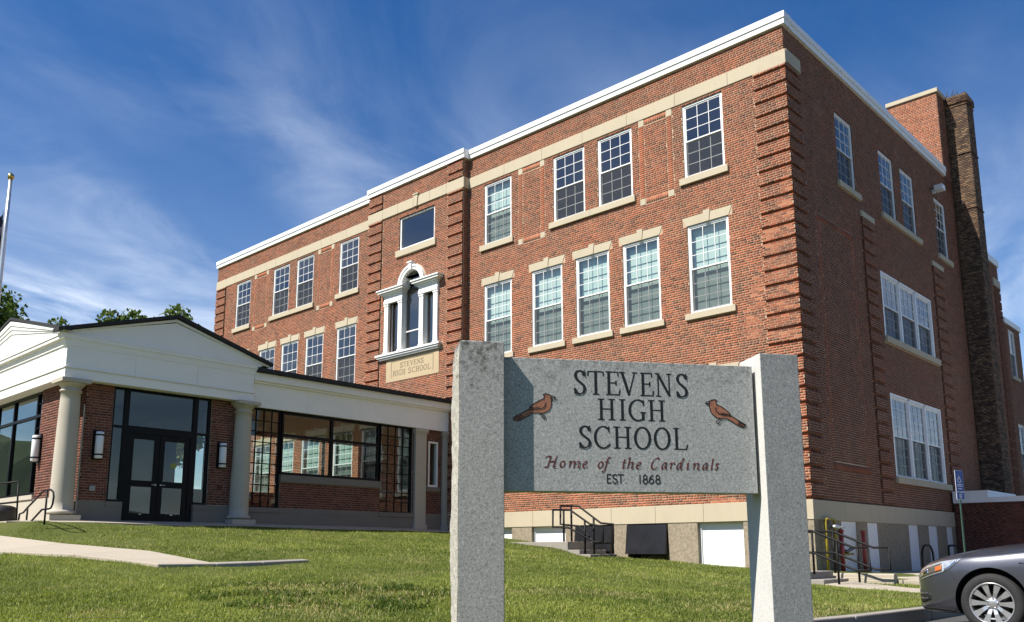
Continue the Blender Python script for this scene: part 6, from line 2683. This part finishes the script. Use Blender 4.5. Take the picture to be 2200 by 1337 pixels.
# ------------------------------------------------------------------ trees
def tree(name, x, y, z0, top, crown_r, lab, n_leaf=9000, leaf=.30, group='trees beyond the entrance roof'):
    rng = np.random.default_rng(int(abs(x * 13 + y * 7)))
    root = empty(name, (x, y, z0))
    label(root, lab, 'tree', group)
    H = top - z0
    m_ = MB()
    m_.tube([(0, 0, -.3), (.1, .05, H * .25), (-.05, .1, H * .5), (.0, 0, H * .85)], [.38, .3, .2, .05], 10)
    part('trunk', m_, 'bark', root, True)
    m_ = MB()
    cl = []
    nb = 16
    for k in range(nb):
        a = 2.4 * k + rng.uniform(-.3, .3)
        h = H * (.32 + .6 * k / nb)
        r_ = crown_r * (1.0 - .75 * (k / nb) ** 1.6) * rng.uniform(.65, 1.05)
        e = Vector((math.cos(a) * r_, math.sin(a) * r_, h + r_ * .35))
        m_.tube([(0, 0, h * .8), (e.x * .5, e.y * .5, h + r_ * .1), tuple(e)], [.1, .06, .02], 6)
        for q in range(4):
            t_ = .45 + .2 * q
            cl.append((e.x * t_ + rng.uniform(-.5, .5), e.y * t_ + rng.uniform(-.5, .5), (h * .8 + (e.z - h * .8) * t_) + rng.uniform(-.3, .6), rng.uniform(.6, 1.25) * crown_r * .27))
    cl.append((0, 0, H - crown_r * .22, crown_r * .26))
    cl.append((.3, .2, H - crown_r * .5, crown_r * .34))
    part('limbs', m_, 'bark', root, True)
    c = np.array(cl)
    w = c[:, 3] ** 2
    pick = rng.choice(len(c), n_leaf, p=w / w.sum())
    d = rng.normal(size=(n_leaf, 3))
    d /= np.linalg.norm(d, axis=1)[:, None]
    rr = c[pick, 3] * rng.uniform(.35, 1.05, n_leaf) ** .6
    P = c[pick, :3] + d * rr[:, None] * np.array([1, 1, .8])
    a = rng.normal(size=(n_leaf, 3))
    a /= np.linalg.norm(a, axis=1)[:, None]
    b = np.cross(a, d + rng.normal(size=(n_leaf, 3)) * .6)
    b /= np.maximum(np.linalg.norm(b, axis=1), 1e-6)[:, None]
    s = (leaf * rng.uniform(.6, 1.2, n_leaf))[:, None]
    V = np.stack([P - a * s * .5, P + b * s * .38, P + a * s * .5, P - b * s * .38], 1).reshape(-1, 3)
    F = np.arange(n_leaf * 4).reshape(-1, 4)
    tone = np.clip(rng.uniform(0, .7, n_leaf) + .3 * rng.random(len(c))[pick], 0, 1)
    add('crown', quadmesh('crown', V, F, 'leaf', tone), root, kind='stuff')


tree('maple_tree', -54.2, -5.2, -.6, 16.6, 6.6, 'large leafy tree behind the left end of the pavilion roof', 24000, .42)
tree('maple_tree', -46.0, 2.1, -.3, 14.3, 3.4, 'leafy tree top left of the roof peak', 9000, .34)
tree('maple_tree', -43.8, 4.0, -.3, 14.6, 3.0, 'leafy tree top just at the roof peak', 9000, .34)
tree('maple_tree', -49.5, -1.2, -.3, 13.7, 2.6, 'small tree tip showing over the dark roof edge', 6000, .34)

# wooded hills far off all round; behind the camera they are mirrored in the glass
V, F = [], []
na, nr = 166, 7
for i in range(na + 1):
    a = R(-185 + 360 * i / na)
    for j in range(nr):
        r = 75 + 14 * j
        h = (3.0 + 29 * math.sin(math.pi * .5 * j / (nr - 1))) * (.75 + .25 * math.sin(a * 5) + .18 * math.sin(a * 23 + j)) + random.uniform(-.9, .9)
        h *= 1.0 if a < R(-75) else max(.3, 1 - (a - R(-75)) / R(30))
        V.append((r * math.cos(a), -8 + r * math.sin(a), -4 + (h if j else 0)))
for i in range(na):
    for j in range(nr - 1):
        q = i * nr + j
        F.append((q, q + 1, q + nr + 1, q + nr))
me = bpy.data.meshes.new('hills')
me.from_pydata(V, [], F)
hm, nt, b = nodes_of('wooded hill')
f = noise(nt, pos(nt), .35, 6, .7)
nt.links.new(ramp(nt, f, [(.3, (.014, .028, .008)), (.7, (.05, .08, .02))]), b.inputs['Base Color'])
b.inputs['Roughness'].default_value = 1
me.materials.append(hm)
bm = bmesh.new(); bm.from_mesh(me); bmesh.ops.recalc_face_normals(bm, faces=bm.faces); bm.to_mesh(me); bm.free()
add('hills', me, kind='structure')

# bank added beyond the lot, outside the view, to keep skylight off the side wall
V, F = [], []
for i in range(46):
    y = -34 + i * .80
    for j, (x, h) in enumerate(((29, -2.4), (30, 5.5), (33, 10.5), (38, 13.0), (46, 13.0), (60, -2.4))):
        e = min(1, (i + .5) / 6, (45.5 - i) / 6)
        V.append((x + random.uniform(-.8, .8), y, -2.4 + (h + 2.4) * e * (.85 + .15 * math.sin(i * 1.1 + j) + random.uniform(-.06, .06))))
for i in range(45):
    for j in range(5):
        q = i * 6 + j
        F.append((q, q + 1, q + 7, q + 6))
me = bpy.data.meshes.new('sky_blocker_bank')
me.from_pydata(V, [], F)
me.materials.append(hm)
add('sky_blocker_bank', me, kind='structure')

# ------------------------------------------------------------------ grass
def vnoise(x, y, s, seed):
    """cheap value noise"""
    r = np.random.default_rng(seed).random((64, 64))
    X, Y = x * s, y * s
    xi, yi = np.floor(X).astype(int), np.floor(Y).astype(int)
    fx, fy = X - xi, Y - yi
    fx, fy = fx * fx * (3 - 2 * fx), fy * fy * (3 - 2 * fy)
    g = lambda a, b: r[a % 64, b % 64]
    return (g(xi, yi) * (1 - fx) + g(xi + 1, yi) * fx) * (1 - fy) + (g(xi, yi + 1) * (1 - fx) + g(xi + 1, yi + 1) * fx) * fy


def inside_poly(x, y, poly):
    c = np.zeros(len(x), bool)
    j = len(poly) - 1
    for i in range(len(poly)):
        xi, yi = poly[i]
        xj, yj = poly[j]
        t = ((yi > y) != (yj > y)) & (x < (xj - xi) * (y - yi) / (yj - yi + 1e-12) + xi)
        c ^= t
        j = i
    return c


def grass():
    Vs, Fs, Ts = [], [], []
    base = 0
    yaw = math.atan2(.730, -.683)           # straight ahead
    bands = [(1.5, 6.0, 1500, .055, .0045), (6.0, 8.5, 9000, .050, .0046), (8.5, 12, 4600, .052, .0060), (12, 17, 1700, .058, .0085), (17, 30, 750, .062, .014)]
    for (r0, r1, dens, h, w) in bands:
        half = R(40)
        area = half * (r1 ** 2 - r0 ** 2)
        n = int(area * dens)
        r = np.sqrt(RNG.uniform(r0 ** 2, r1 ** 2, n))
        a = yaw + RNG.uniform(-half, half, n)
        x, y = 9.592 + r * np.cos(a), -21.241 + r * np.sin(a)
        ok = ~in_lot(x, y, .16)
        ok &= ~((y > -.02) & (x < .2) & (x > -31)) & ~((x > .1) & (y > -2.2) & (x < 5.6))
        ok &= ~((x < -12.05) & (y > -15.0)) & ~inside_poly(x, y, NE + FE[::-1])
        ok &= ~((x > -9.35) & (x < -5.7) & (y > -1.68)) & ~((x > .4) & (x < 1.82) & (y > -3.65) & (y < -2.35))
        ok &= ~inside_poly(x, y, [(1.75, -3.55), (3.0, -4.55), (4.3, -5.6), (5.5, -6.55), (5.5, -5.1), (4.7, -4.5), (3.4, -3.45), (1.75, -2.35)])
        ok &= ~((x > 1.4) & (x < 2.75) & (y > -2.36) & (y < -2.0))
        ok &= ~((np.abs(x - 5.49) < 3) & (np.abs(((x - SX) * .805 - (y - SY) * .593) - (-.1)) < .2) & ((((x - SX) * .593 + (y - SY) * .805 > -.42) & ((x - SX) * .593 + (y - SY) * .805 < -.05)) | (((x - SX) * .593 + (y - SY) * .805 > 1.82) & ((x - SX) * .593 + (y - SY) * .805 < 2.16))))
        # worn patches: thin grass, bare soil near the end of the walk
        p1 = vnoise(x, y, 1.1, 3) * .6 + vnoise(x, y, 3.1, 4) * .4
        bare = np.exp(-(((x - .2) / .9) ** 2 + ((y + 14.9) / .7) ** 2)) + .8 * np.exp(-(((x - 2.4) / .5) ** 2 + ((y + 16.2) / .5) ** 2)) + np.exp(-(((x + 9.3) / 1.6) ** 2 + ((y + 13.3) / .5) ** 2)) + .9 * np.exp(-(((x - 4.9) / 1.0) ** 2 + ((y + 11.4) / 1.2) ** 2))
        keep = RNG.random(n) < np.clip(1.15 - 1.0 * np.clip(p1 - .52, 0, 1) * 2.2 - .75 * bare, .12, 1)
        ok &= keep
        x, y, p1 = x[ok], y[ok], p1[ok]
        n = len(x)
        z = ground(x, y) + .012 * (np.sin(x * 2.3 + 1.3 * np.sin(y * 1.7)) * np.sin(y * 2.9 + x)) - .006
        tuft = vnoise(x, y, 2.2, 9)
        weed = (np.exp(-(((x - .9) / 1.8) ** 2 + ((y + 15.2) / 1.3) ** 2)) > .35) & (vnoise(x, y, 2.6, 21) > .5)
        hh = h * (RNG.uniform(.45, 1.0, n) + .6 * (RNG.random(n) < .06)) * (.7 + .5 * tuft) * np.where(weed, 1.5, 1)
        ww = w * RNG.uniform(.7, 1.3, n) * np.where(weed, 1.8, 1)
        th = RNG.uniform(0, 2 * np.pi, n)
        lean = RNG.uniform(.15, .95, n)
        la = RNG.uniform(0, 2 * np.pi, n)
        dx, dy = np.cos(th) * ww / 2, np.sin(th) * ww / 2
        lx, ly = np.cos(la) * hh * lean, np.sin(la) * hh * lean
        B0 = np.stack([x - dx, y - dy, z], 1)
        B1 = np.stack([x + dx, y + dy, z], 1)
        M1 = np.stack([x + lx * .35 + dx * .8, y + ly * .35 + dy * .8, z + hh * .62], 1)
        M0 = np.stack([x + lx * .35 - dx * .8, y + ly * .35 - dy * .8, z + hh * .62], 1)
        T = np.stack([x + lx, y + ly, z + hh * (1 - .25 * lean)], 1)
        t = np.clip(.12 + .60 * RNG.random(n) + .42 * (vnoise(x, y, .7, 5) - .5) + .30 * (vnoise(x, y, 4.0, 6) - .5) + np.where(weed, -.35, 0), 0, .82)
        dry = RNG.random(n) < np.clip(.05 + .55 * np.clip(vnoise(x, y, 1.3, 31) - .62, 0, 1) * 2 + .4 * bare[ok], 0, .8)
        t = np.where(dry, RNG.uniform(.88, 1.0, n), np.clip((t - .45) * 1.25 + .45, 0, .82))
        if r1 < 12.5:
            V = np.stack([B0, B1, M1, M0, T], 1).reshape(-1, 3)
            k = np.arange(n)[:, None] * 5
            F = np.concatenate([k + np.array([[0, 1, 2]]), k + np.array([[0, 2, 3]]), k + np.array([[3, 2, 4]])], 1).reshape(-1, 3)
            t = np.repeat(t, 3)
        else:
            V = np.stack([B0, B1, T], 1).reshape(-1, 3)
            F = np.arange(n * 3).reshape(-1, 3)
        Vs.append(V)
        Fs.append(F + base)
        Ts.append(t)
        base += len(V)
    # clover and plantain: flat little leaves in loose colonies
    n = 16000
    x, y = RNG.uniform(-3, 7.5, n), RNG.uniform(-18.5, -9, n)
    m_ok = (vnoise(x, y, 1.7, 41) > .60) & ~in_lot(x, y, .16) & ~inside_poly(x, y, NE + FE[::-1])
    x, y = x[m_ok], y[m_ok]
    n = len(x)
    z = ground(x, y) + RNG.uniform(.02, .045, n)
    th = RNG.uniform(0, 2 * np.pi, n)
    s_ = RNG.uniform(.008, .019, n)
    a = np.stack([np.cos(th) * s_, np.sin(th) * s_, RNG.uniform(-.4, .5, n) * s_], 1)
    b = np.stack([-np.sin(th) * s_ * .7, np.cos(th) * s_ * .7, RNG.uniform(-.3, .4, n) * s_], 1)
    P = np.stack([x, y, z], 1)
    V = np.stack([P - a, P + b, P + a, P - a, P + a, P - b], 1).reshape(-1, 3)
    Vs.append(V)
    Fs.append(np.arange(n * 6).reshape(-1, 3) + base)
    Ts.append(np.repeat(RNG.uniform(.05, .4, n), 2))
    base += len(V)
    me_ = quadmesh('grass', np.concatenate(Vs), np.concatenate(Fs), 'grass', np.concatenate(Ts))
    o_ = add('grass', me_, kind='stuff')
    o_['label'] = 'mown green lawn grass with thin and weedy patches'
    return len(me_.polygons)


print('grass triangles', grass(), 'school bricks', NB)
